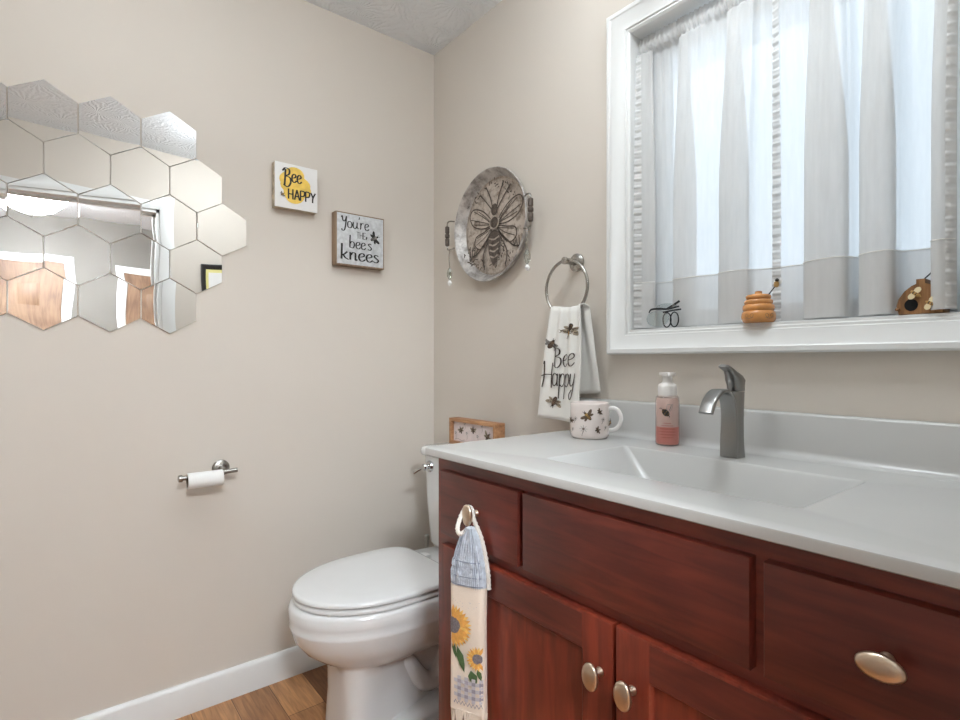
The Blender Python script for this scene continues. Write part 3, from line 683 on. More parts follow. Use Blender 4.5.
s2 = thing('wall_sign', "square galvanised sign with wood edge reading You're the bee's knees", 'sign', (0, -.357, 1.59))
y0, y1, z0, z1, dp2 = -.461, -.260, 1.486, 1.685, .040
b = BM(); box(b, .001, dp2-.001, y0, y1, z0, z1, 0, .002); obj('wood_block', b, M['sign_wood'], s2)
b = BM(); box(b, dp2-.0012, dp2, y0+.005, y1-.005, z0+.005, z1-.005); obj('metal_face', b, M['galv'], s2)
ik = Ink(lambda u, v, o: Vector((dp2 + .0002 + o, y0 + u, z0 + v)))
x = write(ik, 'Z', .022, .138, .046, .0054, M['black'], .35, 1.05); x = write(ik, 'ou', x, .142, .05, .0050, M['black'], .4, 1.1); x = write(ik, "'", x, .142, .046, .004, M['black'], .8); write(ik, 're', x, .142, .05, .0050, M['black'], .4, 1.1)
write(ik, 'THE', .083, .106, .025, .0024, M['black'], .8, 1.15)
ik.bee(.158, .116, .034, .5, M['black'], M['grey_ink'], M['black'])
write(ik, "bee's", .054, .067, .05, .0054, M['black'], .35, 1.15)
write(ik, 'knees', .020, .022, .058, .0078, M['black'], .3, 1.42)
ik.done('lettering', s2)

# ------------------------------------------------------------------ toilet paper holder
hy, hz = -.846, .768
tp = thing('paper_holder', 'brushed nickel toilet paper bar on a round plate on the left wall', 'toilet paper holder', (0, hy, hz))
b = BM(); lathe(b, [(.027, .001), (.027, .006), (.024, .009), (.018, .011), (.010, .013), (.009, .06), (.0095, .066)], (0, hy, hz+.004), 'x', 28); obj('wall_plate', b, M['nickel'], tp)
b = BM(); tube(b, [(.072, -.812, hz+.004), (.072, -.90, hz+.001), (.072, -.970, hz-.003)], .0075, 16)
lathe(b, [(.0075, -.982), (.011, -.980), (.0115, -.971), (.008, -.969)], (.072, 0, hz-.003), 'y', 20); obj('bar', b, M['nickel'], tp)
ro = thing('toilet_paper_roll', 'nearly empty white toilet paper roll hanging on the nickel bar', 'toilet paper', (.072, -.905, hz-.014))
b = BM(); rz = hz - .0135
lathe(b, [(.0205, -.957), (.0245, -.957), (.0248, -.90), (.0248, -.857), (.0205, -.857)], (.072, 0, rz), 'y', 36, cap=False); obj('paper', b, M['porc_pap'], ro, 40)
b = BM(); lathe(b, [(.0204, -.9565), (.0204, -.8575)], (.072, 0, rz), 'y', 36, cap=False); obj('core', b, M['card'], ro, 40)

# ------------------------------------------------------------------ bee tray on the back wall
tcx, tcz = .418, 1.621
tray = thing('metal_tray', 'round embossed tin tray with a bee hanging on the back wall', 'tray', (tcx, 0, tcz))
b = BM(); lathe(b, [(.15, -.004), (.172, -.006), (.179, -.010), (.190, -.026), (.200, -.044), (.2035, -.046), (.2055, -.043), (.2035, -.039), (.193, -.02), (.182, -.004), (.16, -.001)], (tcx, 0, tcz), 'y', 72, cap=False); obj('rim', b, M['tray'], tray, 50)
b = BM(); lathe(b, [(.001, -.0095), (.10, -.0095), (.165, -.0085), (.175, -.007), (.175, -.002)], (tcx, 0, tcz), 'y', 72); obj('tray_floor', b, M['tray_floor'], tray, 50)
ik = Ink(lambda u, v, o: Vector((tcx + .004 + u*1.1, -.0098 - o*4, tcz + v*1.1)))
D, LN = M['tray_dark'], M['tray_line']
ik.stroke([(.158*cos(a*pi/24), .158*sin(a*pi/24)) for a in range(48)], .006, LN, 2, closed=True)
# wings: dark fields with raised veins
for sx in (1, -1):
    up = [(sx*.012, .012), (sx*.06, .06), (sx*.115, .078), (sx*.135, .055), (sx*.115, .02), (sx*.06, .002)]
    lo = [(sx*.012, -.002), (sx*.06, -.012), (sx*.10, -.022), (sx*.105, -.05), (sx*.075, -.065), (sx*.035, -.04)]
    for pts in (up, lo):
        P = [p.xy for p in catmull([Vector((q[0], q[1], 0)) for q in pts], 4, True)]
        ik.poly(P, M['tray_floor'])
        ik.stroke(pts, .0045, D, 4, closed=True); ik.layer += 1
    for e in ((.11, .07), (.128, .045), (.11, .025), (.085, .065)): ik.stroke([(sx*.015, .008), (sx*e[0]*.5, e[1]*.55), (sx*e[0], e[1])], .0028, D, 3)
    for e in ((.095, -.025), (.098, -.048), (.07, -.06)): ik.stroke([(sx*.015, -.006), (sx*e[0]*.5, e[1]*.6), (sx*e[0], e[1])], .0028, D, 3)
    ik.stroke([(sx*.01, .062), (sx*.022, .10), (sx*.045, .14)], .005, D, 4); ik.stroke([(sx*.012, .055), (sx*.04, .085), (sx*.078, .122)], .0045, D, 4)
    ik.stroke([(sx*.02, -.03), (sx*.06, -.09), (sx*.052, -.14)], .005, D, 4); ik.stroke([(sx*.02, -.02), (sx*.085, -.075), (sx*.12, -.085)], .005, D, 4)
    ik.stroke([(sx*.045, -.06), (sx*.046, -.10), (sx*.04, -.145)], .0045, LN, 4)
    for k in range(4): ik.stroke([(sx*(.09+.014*k), -.06+.004*k), (sx*(.10+.012*k), -.085-.004*k)], .004, D, 0)
ik.layer += 2
ik.ell(0, .055, .017, .02, 0, D, 18); ik.ell(0, .012, .026, .024, 0, LN, 20); ik.ell(0, .012, .02, .018, 0, D, 20)
ik.poly([(x*1.0, y) for x, y in [(.0, -.012), (.024, -.022), (.032, -.05), (.028, -.085), (.014, -.118), (0, -.135), (-.014, -.118), (-.028, -.085), (-.032, -.05), (-.024, -.022)]], D)
for k in range(4): ik.stroke([(-.027+.002*k, -.038-.02*k), (0, -.045-.02*k), (.027-.002*k, -.038-.02*k)], .0055, LN, 4)
for k in range(95):
    a = random.uniform(0, 2*pi); r = random.uniform(.12, .15)
    if abs(cos(a)) < .85: ik.ell(r*cos(a), r*sin(a), random.uniform(.003, .009), .0022, random.uniform(0, 3), D, 8, 1)
for k in range(150):
    x, y = random.uniform(-.11, .11), random.uniform(-.145, -.07)
    if abs(x) > .045 and x*x+y*y < .148**2: ik.ell(x, y, random.uniform(.003, .007), .0022, random.uniform(0, 3), D, 8, 1)
ik.done('bee_relief', tray)
for sx in (-1, 1):
    hx = tcx + sx*.238; hyy = -.056
    b = BM(); tube(b, [(tcx+sx*.199, -.050, tcz+.052), (tcx+sx*.222, hyy, tcz+.056), (hx, hyy, tcz+.048), (hx, hyy, tcz), (hx, hyy, tcz-.048), (tcx+sx*.222, hyy, tcz-.056), (tcx+sx*.199, -.050, tcz-.052)], .0028, 8, smooth=4)
    h = obj('handle', b, M['nickel'], tray)
    b = BM(); lathe(b, [(.004, -.04), (.0085, -.036), (.009, -.012), (.006, -.008), (.0095, -.004), (.0095, .006), (.006, .01), (.009, .014), (.0085, .036), (.004, .04)], (hx, hyy, tcz), 'z', 16); obj('grip', b, M['tray_dark'], h)
    dx = tcx + sx*.222
    b = BM(); tube(b, [(dx, hyy, tcz-.056), (dx+sx*.002, hyy-.002, tcz-.085), (dx, hyy, tcz-.13)], .0022, 6, smooth=3); dr = obj('bead_string', b, M['nickel'], h)
    b = BM(); lathe(b, [(.001, tcz-.125), (.006, tcz-.13), (.011, tcz-.145), (.011, tcz-.158), (.006, tcz-.171), (.001, tcz-.176)], (dx, hyy, 0), 'z', 8); obj('crystal_bead', b, M['crystal'], h, 5)
    b = BM(); lathe(b, [(.001, tcz-.176), (.005, tcz-.178), (.0095, tcz-.187), (.005, tcz-.196), (.001, tcz-.198)], (dx, hyy, 0), 'z', 14); obj('pearl_bead', b, M['mug_white'], h)

# ------------------------------------------------------------------ towel ring with towel
rx, ry, rz_, rr_ = .808, -.052, 1.350, .084
tr_ = thing('towel_ring', 'brushed nickel towel ring on the wall left of the window', 'towel ring', (rx, 0, rz_+rr_))
b = BM(); lathe(b, [(.028, -.001), (.028, -.007), (.025, -.010), (.02, -.012), (.010, -.014), (.0095, -.050), (.011, -.054), (.011, -.062), (.006, -.064), (.001, -.064)], (rx, 0, rz_+rr_-.002), 'y', 28); obj('wall_plate', b, M['nickel'], tr_)
b = BM(); tube(b, [(rx + rr_*sin(2*pi*k/48), ry, rz_ + rr_*cos(2*pi*k/48)) for k in range(48)], .0048, 12, closed=True); obj('ring', b, M['nickel'], tr_, 60)

tw = thing('hand_towel', 'white hand towel lettered Bee Happy with bees hanging from the ring', 'towel', (.81, -.055, 1.287))
def towel_front(u, v, o=0):
    """u across 0..1, v 0 (top) .. 1 (bottom)"""
    xl = .764 - .052*v**.9 - .003*sin(pi*v); xr = .884 - .002*v + .006*sin(pi*min(1, v*1.3))
    x = xl + (xr-xl)*u; z = 1.286 - .336*v - .008*u*v + .006*cos(2*pi*u)*(1-v)
    g = (1-v)**1.6
    y = -.066 - .007*v - .010*g*sin(2*pi*u*3.2 + .6) - .006*(1-g)*sin(2*pi*u*1.15 + .9)
    return Vector((x, y - o, z))
def towel_back(u, v):
    xl = .770 + .03*v; xr = .886 + .040*v
    x = xl + (xr-xl)*u; z = 1.286 - .262*v + .008*u*v
    g = (1-v)**1.6
    return Vector((x, -.040 + .012*v + .006*g*sin(2*pi*u*3.2) - .006*v*sin(2*pi*u*1.2), z))
nu = 48; rings = []
for v in [1 - k/28 for k in range(29)]: rings.append([towel_front(i/nu, v) for i in range(nu+1)])
for a in (.25, .5, .75):
    rings.append([towel_front(i/nu, 0).lerp(towel_back(i/nu, 0), a) + Vector((0, 0, .005*sin(pi*a))) for i in range(nu+1)])
for k in range(0, 21): rings.append([towel_back(i/nu, k/20) for i in range(nu+1)])
b = BM(); loft(b, rings, False, False, False); obj('cloth', b, M['towel'], tw, 80, solid=.0025)
def tz(X, Y):   # position on the photo's towel close-up to cloth coordinates
    xl = 82 - 52*(Y-100)/540; xr = 226 + 42*(Y-95)/560
    return (X-xl)/(xr-xl), (Y-98)/565
ik = Ink(lambda X, Y, o: towel_front(*tz(X, -Y), .0016 + o))
ik.bee(175, -208, 62, -1.9, M['brown_ink'], M['ochre'], M['wing']); ik.bee(92, -282, 46, 1.2, M['brown_ink'], M['sepia'], M['grey_ink']); ik.bee(120, -572, 52, -1.9, M['brown_ink'], M['sepia'], M['wing'])
write(ik, 'B', 112, -390, 96, 5.5, M['brown_ink'], .6, .66); write(ik, 'ee', 147, -386, 122, 5.5, M['brown_ink'], .6, .72)
write(ik, 'h', 66, -502, 128, 6, M['brown_ink'], .6, .95); write(ik, 'appy', 108, -490, 130, 5.5, M['brown_ink'], .6, .58)
ik.done('print', tw)

# ------------------------------------------------------------------ mug
mx, my, mr = .961, -.124, .053
mug = thing('mug', 'pale pink mug printed with bees and flowers at the counter left end', 'mug', (mx, my, TZ))
b = BM(); lathe(b, [(.001, TZ+.001), (.040, TZ+.001), (.042, TZ), (.046, TZ+.001), (.0505, TZ+.006), (.053, TZ+.016), (.053, TZ+.092), (.0528, TZ+.0955), (.0515, TZ+.097), (.0502, TZ+.0955), (.0495, TZ+.09), (.0495, TZ+.02), (.045, TZ+.009), (.001, TZ+.006)], (mx, my, 0), n=56); obj('cup', b, M['mug'], mug, 50)
ha = R(24); hd = Vector((cos(ha), sin(ha), 0))
P = [Vector((mx, my, 0)) + hd*r + Vector((0, 0, TZ+z)) for r, z in ((.050, .080), (.064, .083), (.077, .077), (.085, .060), (.082, .042), (.070, .027), (.050, .022))]
b = BM(); tube(b, P, .0042, 12, smooth=6, flat=(1, 1.4)); obj('handle', b, M['mug_white'], mug, 60)
a0 = math.atan2(-1.274-my, 1.926-mx)
ik = Ink(lambda u, v, o: Vector((mx + (mr+.0004+o)*cos(a0+u/mr), my + (mr+.0004+o)*sin(a0+u/mr), TZ+v)))
ik.bee(-.006, .064, .025, 2.3, M['brown_ink'], M['ochre'], M['sepia'])
ik.bee(.026, .075, .013, .5, M['brown_ink'], M['sepia'], M['sepia']); ik.bee(.020, .027, .013, .2, M['brown_ink'], M['sepia'], M['sepia'])
ik.bee(-.055, .05, .015, 1.3, M['brown_ink'], M['sepia'], M['sepia']); ik.bee(.062, .045, .015, 2.6, M['brown_ink'], M['ochre'], M['sepia'])
for (x, y, r_) in ((-.015, .03, .010), (.033, .055, .006), (-.036, .056, .006), (.04, .034, .004), (-.045, .028, .005)):
    for k in range(8): ik.stroke([(x, y), (x + r_*cos(k*pi/4), y + r_*sin(k*pi/4))], .0009, M['grey_ink'], 0)
    ik.ell(x, y, r_*.3, r_*.3, 0, M['sepia'], 8, 1); ik.stroke([(x, y-r_*.3), (x-.002, y-r_*1.1), (x-.004, y-r_*1.9)], .001, M['sepia'], 3)
ik.done('print', mug)

# ------------------------------------------------------------------ soap
sx_, sy_ = 1.168, -.075
so = thing('soap_dispenser', 'clear pump bottle of pink soap with white top left of the faucet', 'soap bottle', (sx_, sy_, TZ))
br_ = [(.001, .001), (.024, .0005), (.0275, .003), (.0288, .008), (.0288, .112), (.0275, .120), (.022, .126), (.0185, .129)]
b = BM(); lathe(b, [(r, TZ+z) for r, z in br_], (sx_, sy_, 0), n=40); obj('bottle', b, M['bottle'], so, 40)
b = BM(); lathe(b, [(.001, TZ+.004), (.0255, TZ+.004), (.0272, TZ+.009), (.0272, TZ+.047), (.001, TZ+.047)], (sx_, sy_, 0), n=40); obj('soap_fill', b, M['soap_label'], so, 40)
b = BM(); lathe(b, [(.001, TZ+.0472), (.0270, TZ+.0472), (.0270, TZ+.108), (.024, TZ+.118), (.001, TZ+.118)], (sx_, sy_, 0), n=40); obj('soap_foam', b, M['soap_liquid'], so, 40)
b = BM(); lathe(b, [(.020, TZ+.122), (.0225, TZ+.1225), (.023, TZ+.128), (.0228, TZ+.146), (.0205, TZ+.152), (.013, TZ+.156), (.0115, TZ+.158), (.0115, TZ+.172), (.019, TZ+.1735), (.0205, TZ+.177), (.0195, TZ+.181), (.001, TZ+.182)], (sx_, sy_, 0), n=36)
hd = Vector((.66, -.75, 0)); tube(b, [Vector((sx_, sy_, TZ+.1775)) + hd*.012, Vector((sx_, sy_, TZ+.177)) + hd*.025, Vector((sx_, sy_, TZ+.173)) + hd*.034], [.0048, .0044, .0036], 10); obj('pump_top', b, M['pump'], so, 50)
a1 = math.atan2(-1.274-sy_, 1.926-sx_)
ik = Ink(lambda u, v, o: Vector((sx_ + (.0292+o)*cos(a1+u/.0292), sy_ + (.0292+o)*sin(a1+u/.0292), TZ+v)))
ik.ell(-.004, .083, .0105, .0075, -.8, M['black'], 16)
for k in (-1, 0, 1): ik.stroke([(-.004+.005*k-.003, .083-.005*k-.004), (-.004+.005*k+.003, .083-.005*k+.004)], .0012, M['ochre'], 0)
ik.stroke([(-.011, .090), (-.016, .094), (-.020, .092)], .0012, M['black'], 3); ik.stroke([(.003, .076), (.006, .072)], .0015, M['black'], 0)
for sgn in (0, 1): ik.stroke([(-.001+.006*sgn, .09), (.000+.01*sgn, .103), (.009+.004*sgn, .101), (.004+.004*sgn, .088)], .0008, M['grey_ink'], 4, closed=True)
for i, (y, a) in enumerate(((.057, .008), (.051, .014), (.043, .018), (.036, .019), (.029, .018), (.022, .012))):
    n_ = 7; ik.stroke([(-a + 2*a*k/(n_*2), y + (.0012 if k % 2 else -.0012)) for k in range(n_*2+1)], .0012, M['salmon_ink'], 0)
ik.done('label_print', so)

# ------------------------------------------------------------------ sunflower towel on the drawer knob
kt = thing('kitchen_towel', 'cream sunflower towel with blue crocheted top hung on the drawer knob', 'towel', (1.004, -.592, .62))
KX, KY, KS = 1.020, -.592, .70
def ksec(z, hw, hd, x=KX, y=KY, n=40, wav=0):
    out = []
    for i in range(n):
        a = 2*pi*i/n; c, q = cos(a), sin(a)
        out.append(Vector((x + KS*hw*math.copysign(abs(c)**.6, c), y + hd*math.copysign(abs(q)**.8, q) + wav*sin(3*a), z)))
    return out
b = BM(); loft(b, [ksec(.655, .0575, .013), ksec(.648, .059, .0145, wav=.001), ksec(.58, .0575, .014, wav=.0015), ksec(.50, .058, .0145, wav=.002), ksec(.43, .0585, .015, wav=.002), ksec(.385, .0595, .0145, wav=.002)]); obj('cloth', b, M['cream_towel'], kt, 70)
b = BM()
for i in range(44):
    u = -1 + 2*i/43; yy = KY - .0135*(1-abs(u)**3)*(1 if i % 2 else -1)*.9
    x = KX + KS*.0585*u; L = random.uniform(.035, .06); dx = random.uniform(-.006, .006)
    loft(b, [[Vector((x+a*cos(k*pi/2)*s + dx*e, yy+a*sin(k*pi/2)*s, .388 - L*e)) for k in range(4)] for e, s, a in ((0, 1, .0032), (.6, .8, .0030), (1, .3, .0024))])
obj('fringe', b, M['cream_towel'], kt)
# crocheted cone: alternate ribs and gaps
n = 60; rings = []
for z, hw, hd, rib in ((.772, .012, .010, .001), (.767, .016, .010, .0015), (.760, .024, .0105, .0022), (.752, .031, .011, .0024), (.736, .039, .012, .0024), (.718, .047, .013, .002), (.706, .0505, .0135, .0005), (.702, .0535, .0145, .0025), (.692, .0555, .015, .002), (.687, .0555, .014, .0), (.681, .058, .0155, .0025), (.668, .0585, .016, .002), (.658, .059, .0155, .001), (.650, .0585, .0145, .0)):
    rings.append([p + Vector((0, -rib*(1 if (i//2) % 2 else -1), 0)) for i, p in enumerate(ksec(z, hw, hd, KX + (.0 if z < .7 else (.004*(z-.7)/.08)), KY, n))])
b = BM(); loft(b, rings); obj('crochet_top', b, M['yarn_blue'], kt, 30)
prof_k = [(.773, .010, .010), (.760, .024, .0125), (.736, .039, .0145), (.706, .051, .0155), (.68, .0575, .017), (.65, .059, .0165)]
def cone(u, z, o):
    for (za, ha, da), (zb_, hb, db) in zip(prof_k, prof_k[1:]):
        if z >= zb_: break
    t_ = max(0, min(1, (za-z)/(za-zb_))); hw = ha+(hb-ha)*t_; hd = da+(db-da)*t_
    return Vector((KX + KS*hw*u + (.004*(z-.7)/.08 if z > .7 else 0), KY - hd*max(0, 1-abs(u)**3)**.5 - .0012 - o, z))
ik = Ink(cone)
for za, zb_, cnt in ((.764, .748, 5), (.742, .722, 8), (.716, .709, 11), (.697, .689, 14), (.683, .676, 15), (.668, .660, 16)):
    for k in range(cnt):
        u = -.86 + 1.72*(k+.5)/cnt; ik.stroke([(u*.97, za), (u, zb_)], .05 if cnt < 10 else .03, M['yarn_gap'], 0)
for z in (.703, .672, .654): ik.stroke([(-.9 + .1*k, z) for k in range(19)], .0016, M['yarn_gap'], 0)
ik.done('stitch_gaps', kt)
b = BM(); kx, kz = 1.004, .793
P = [(1.016, -.596, .766), (1.004, -.602, .758), (.996, -.598, .770), (.994, -.572, .794), (1.004, -.567, .807), (1.016, -.569, .803), (1.026, -.579, .784), (1.044, -.585, .755), (1.056, -.588, .72), (1.064, -.590, .68), (1.066, -.590, .648)]
P = catmull(P, 8); rings = []
tube(b, P, [.0048 + .001*((k % 2)*2-1) for k in range(70)], 10); obj('yarn_loop', b, M['yarn_white'], kt, 60)
def kmap(X, Y, o):  # X, -Y: the photo's pixels on the towel
    z = .660 - .00218*(Y-580); u = (X-464.8)/16.4
    uc = max(-1, min(1, u)); q = max(0., 1 - abs(uc)**(1/.6*2))
    return Vector((KX + KS*.0585*uc, KY - .0150*q**.4 - .0016 - o, z))
ik = Ink(lambda X, Y, o: kmap(X, -Y, o))
def sunflower(cx, cy, r, rc, n):
    for lay, m in ((0, 'petal2'), (.5, 'petal')):
        for k in range(n):
            a = 2*pi*(k+lay)/n; c, q = cos(a), sin(a)
            pts = [(r*.35, -.10*r), (r*.65, -.13*r), (r, 0), (r*.65, .13*r), (r*.35, .10*r)]
            pts = [(cx + (p[0]*c - p[1]*q)*.86, cy + p[0]*q + p[1]*c) for p in pts]
            if all(449 < p[0] < 480.5 for p in pts): ik.poly(pts, M[m], 1)
        ik.layer -= n - 2 if lay == 0 else 0
    pts = [(cx + rc*.86*cos(2*pi*k/18), cy + rc*sin(2*pi*k/18)) for k in range(18)]
    ik.poly([(min(480, max(449.2, p[0])), p[1]) for p in pts], M['core'], 1)
def leaf(x0, y0, x1, y1, wd):
    d = Vector((x1-x0, y1-y0)); q = Vector((-d.y, d.x)).normalized()*wd
    ik.poly([(x0, y0), (x0+d.x*.35+q.x, y0+d.y*.35+q.y), (x0+d.x*.7+q.x*.7, y0+d.y*.7+q.y*.7), (x1, y1), (x0+d.x*.7-q.x*.7, y0+d.y*.7-q.y*.7), (x0+d.x*.35-q.x, y0+d.y*.35-q.y)], M['leaf'], 1)
leaf(457, -643, 464, -667, 3.6); leaf(470, -663, 474, -678, 4.2); leaf(452, -640, 456, -655, 2.2); leaf(476, -661, 479, -672, 2)
cols = [454 + k*3.35 for k in range(9)]
for i in range(8):
    for j in range(7):
        x0, x1 = cols[i], min(cols[i+1], 480.3); ya, yb = -(671+j*3.4), -(671+(j+1)*3.4)
        m = (M['check_d'] if (i % 2 and j % 2) else M['check_l'] if (i % 2 or j % 2) else None)
        if m: ik.poly([(x0, ya), (x1, ya), (x1, yb), (x0, yb)], m, 1); ik.layer -= 1
ik.layer += 1
ik.stroke([(454 + k*1.65, -(695 if k % 2 else 698.5)) for k in range(17)], 1.3, M['check_d'], 0)
sunflower(453, -624, 21, 8.5, 16); sunflower(476, -651, 12, 5, 11)
for k in range(18): ik.ell(random.uniform(452, 479), -random.uniform(596, 608), .35, .35, 0, M['check_l'], 6, 1)
ik.done('print', kt)

kt.rotation_euler = (0, 0, R(26))

# ------------------------------------------------------------------ curtains
rod = thing('curtain_rod', 'white curtain rod across the top of the window', 'curtain rod', (1.36, .045, 2.025))
b = BM(); tube(b, [(WX0+.001, .045, 2.018), (WX1-.001, .045, 2.018)], .0075, 14); obj('rod', b, M['trim'], rod)
def path_len(P):
    L = [0]
    for a, c in zip(P, P[1:]): L.append(L[-1] + (c-a).length)
    return L
def resample(P, n):
    L = path_len(P); out = []; j = 0
    for i in range(n):
        s = L[-1]*i/(n-1)
        while j < len(L)-2 and L[j+1] < s: j += 1
        t = (s-L[j])/max(1e-9, L[j+1]-L[j]); out.append(P[j].lerp(P[j+1], t))
    return out
def curtain(cname, label, pts, x0, x1, zb, edges):
    """pts: the plan of the folds near the hem (x, y); gathered on the rod between x0 and x1"""
    NU = 300; low = resample(catmull([Vector((p[0], p[1], 0)) for p in pts], 8), NU)
    topp = []
    rnd = random.Random(len(label))
    ph = 0; 
    for i in range(NU):
        t = i/(NU-1); ph += rnd.uniform(.25, .75)
        topp.append(Vector((x0 + (x1-x0)*t, .034 + .007*sin(ph), 0)))
    zt = 2.045
    def P(i, z):
        t = (zt - z)/(zt - zb)
        k = .62 + .38*sm((t-.02)/.6); p = topp[i].lerp(low[i], k)
        amp = max(0, 1 - t/.3)
        p = Vector((p.x, p.y, z))
        if z > 1.995:                                   # rod pocket and heading ruffle
            d = abs(z-2.018)
            p.y = .045 - .0125*max(.25, 1-(d/.022)**2) + .0035*sin(i*.9+z*20) - (.004 if z > 2.03 else 0)
        return p
    zb_i = lambda i: zb[0] + (zb[1]-zb[0])*i/(NU-1) if isinstance(zb, tuple) else zb
    zz = [2.045, 2.040, 2.034, 2.029, 2.024, 2.018, 2.012, 2.006, 2.000, 1.995, 1.988, 1.97] + [1.97 - (1.97-1.345)*k/22 for k in range(1, 23)]
    root = thing(cname, label, 'curtain', ((x0+x1)/2, .05, 1.62), 'white cafe curtains')
    zbv = zb; 
    rings = [[P(i, z) for i in range(NU)] for z in zz] 
    hz = [1.345 - (1.345-zbv)*k/6 for k in range(7)]
    b = BM(); loft(b, rings + [[P(i, z) for i in range(NU)] for z in hz[1:]], False, False, False); obj('panel', b, M['voile'], root, 80)
    b = BM(); loft(b, [[P(i, z) + Vector((0, -.0022, 0)) for i in range(NU)] for z in [1.349, 1.345] + hz[1:]], False, False, False); obj('hem', b, M['voile_hem'], root, 80)
    b = BM(); tube(b, [P(i, 1.347) + Vector((0, -.003, 0)) for i in range(0, NU, 2)], .0009, 5); obj('hem_stitching', b, M['towel'], root)
    for (i0, i1) in edges:                              # puckered selvage strips
        b = BM(); rg = []
        for k in range(330):
            z = 1.99 - (1.99-zbv-.002)*k/329
            pk = .0022*sin(k*.62) + .0012*sin(k*1.37)
            rg.append([P(i, z) + Vector((0, -.004 + pk*(1 if 0 < j < 4 else .2), 0)) for j, i in enumerate([int(i0 + (i1-i0)*q/4) for q in range(5)])])
        loft(b, rg, False, False, False); obj('ruffled_edge', b, M['voile_hem'], root, 80)
    return root
L_pts = [(1.009, .012), (1.02, .018), (1.058, .040), (1.03, .052), (1.04, .062), (1.10, .068), (1.165, .068), (1.14, .056), (1.114, .048), (1.120, .036), (1.17, .036), (1.235, .052), (1.30, .070), (1.29, .062), (1.246, .050), (1.244, .036), (1.28, .026), (1.312, .034), (1.326, .055), (1.372, .068)]
curtain('curtain', 'white sheer cafe curtain panel covering the left half of the window', L_pts, 1.009, 1.378, 1.219, [(0, 9)])
R_pts = [(1.360, .066), (1.40, .068), (1.45, .070), (1.51, .072), (1.505, .062), (1.442, .052), (1.440, .040), (1.475, .026), (1.514, .028), (1.524, .050), (1.540, .072), (1.594, .074), (1.588, .064), (1.546, .052), (1.545, .038), (1.575, .022), (1.600, .026), (1.606, .048), (1.618, .070), (1.685, .072), (1.690, .062), (1.676, .050), (1.668, .030), (1.668, -.002), (1.680, -.014), (1.694, -.010), (1.704, .002)]
curtain('curtain', 'white sheer cafe curtain panel covering the right half of the window', R_pts, 1.372, 1.708, 1.220, [(0, 7), (292, 299)])

# ------------------------------------------------------------------ things on the sill
hx_, hy_ = 1.356, .0
hp = thing('honey_pot', 'amber ceramic beehive honey pot with a bee dipper on the window sill', 'honey pot', (hx_, hy_, SILL))
prof = [(.001, 0), (.030, 0), (.033, .002)]
for i, (r, z, h) in enumerate(((.0365, .0145, .013), (.034, .0345, .0085), (.0305, .0475, .0065))):
    for k in range(7):
        a = -pi/2 + pi*k/6; prof.append((r - .005 + .005*cos(a), z + h*sin(a)*.98))
prof += [(.024, .0535)]
b = BM(); lathe(b, [(r, SILL+z) for r, z in prof], (hx_, hy_, 0), n=44); obj('pot', b, M['honey'], hp, 60)
prof = [(.001, .0535), (.0255, .0537)] + [(.0215 + .0055*cos(-pi/2 + pi*k/6), .0595 + .0058*sin(-pi/2 + pi*k/6)) for k in range(7)] + [(.014, .0665), (.008, .068), (.007, .070), (.008, .0725), (.004, .074), (.001, .0742)]
b = BM(); lathe(b, [(r, SILL+z) for r, z in prof], (hx_, hy_, 0), n=44); obj('lid', b, M['honey'], hp, 60)
b = BM(); tube(b, [(hx_+.022, hy_-.002, SILL+.062), (hx_+.034, hy_-.006, SILL+.074), (hx_+.040, hy_-.008, SILL+.080)], .0012, 6); st = obj('dipper_stem', b, M['wire'], hp)
b = BM(); bx_, by_, bz_ = hx_+.043, hy_-.009, SILL+.084
lathe(b, [(.001, -.007), (.0045, -.005), (.0058, 0), (.0045, .005), (.001, .007)], (bx_, by_, bz_), 'z', 12); obj('bee_body', b, M['ochre'], st)
b = BM(); lathe(b, [(.001, -.003), (.004, -.001), (.0042, .002), (.001, .005)], (bx_+.002, by_-.001, bz_+.008), 'z', 12); obj('bee_head', b, M['black'], st)
b = BM()
for s in (1, -1): lathe(b, [(.001, -.001), (.0045, -.0004), (.0045, .0004), (.001, .001)], (bx_+.004*s+.002, by_+.0045, bz_+.006), 'y', 10, sy=1.4)
obj('bee_wing', b, M['sign_white'], st)
ik = Ink(lambda u, v, o: Vector((hx_ + (.0368+o)*cos(-1.15+u/.0368), hy_ + (.0368+o)*sin(-1.15+u/.0368), SILL+.0145+v)))
for x in (-.020, .024):
    for s in (1, -1): ik.stroke([(x+s*.002, 0), (x+s*.006, .005), (x+s*.0095, .002), (x+s*.006, -.004)], .0011, M['hive'], 4, closed=True)
    ik.stroke([(x-.01, -.004), (x, -.006), (x+.01, -.003)], .0012, M['hive'], 3)
ik.done('bee_motif', hp)

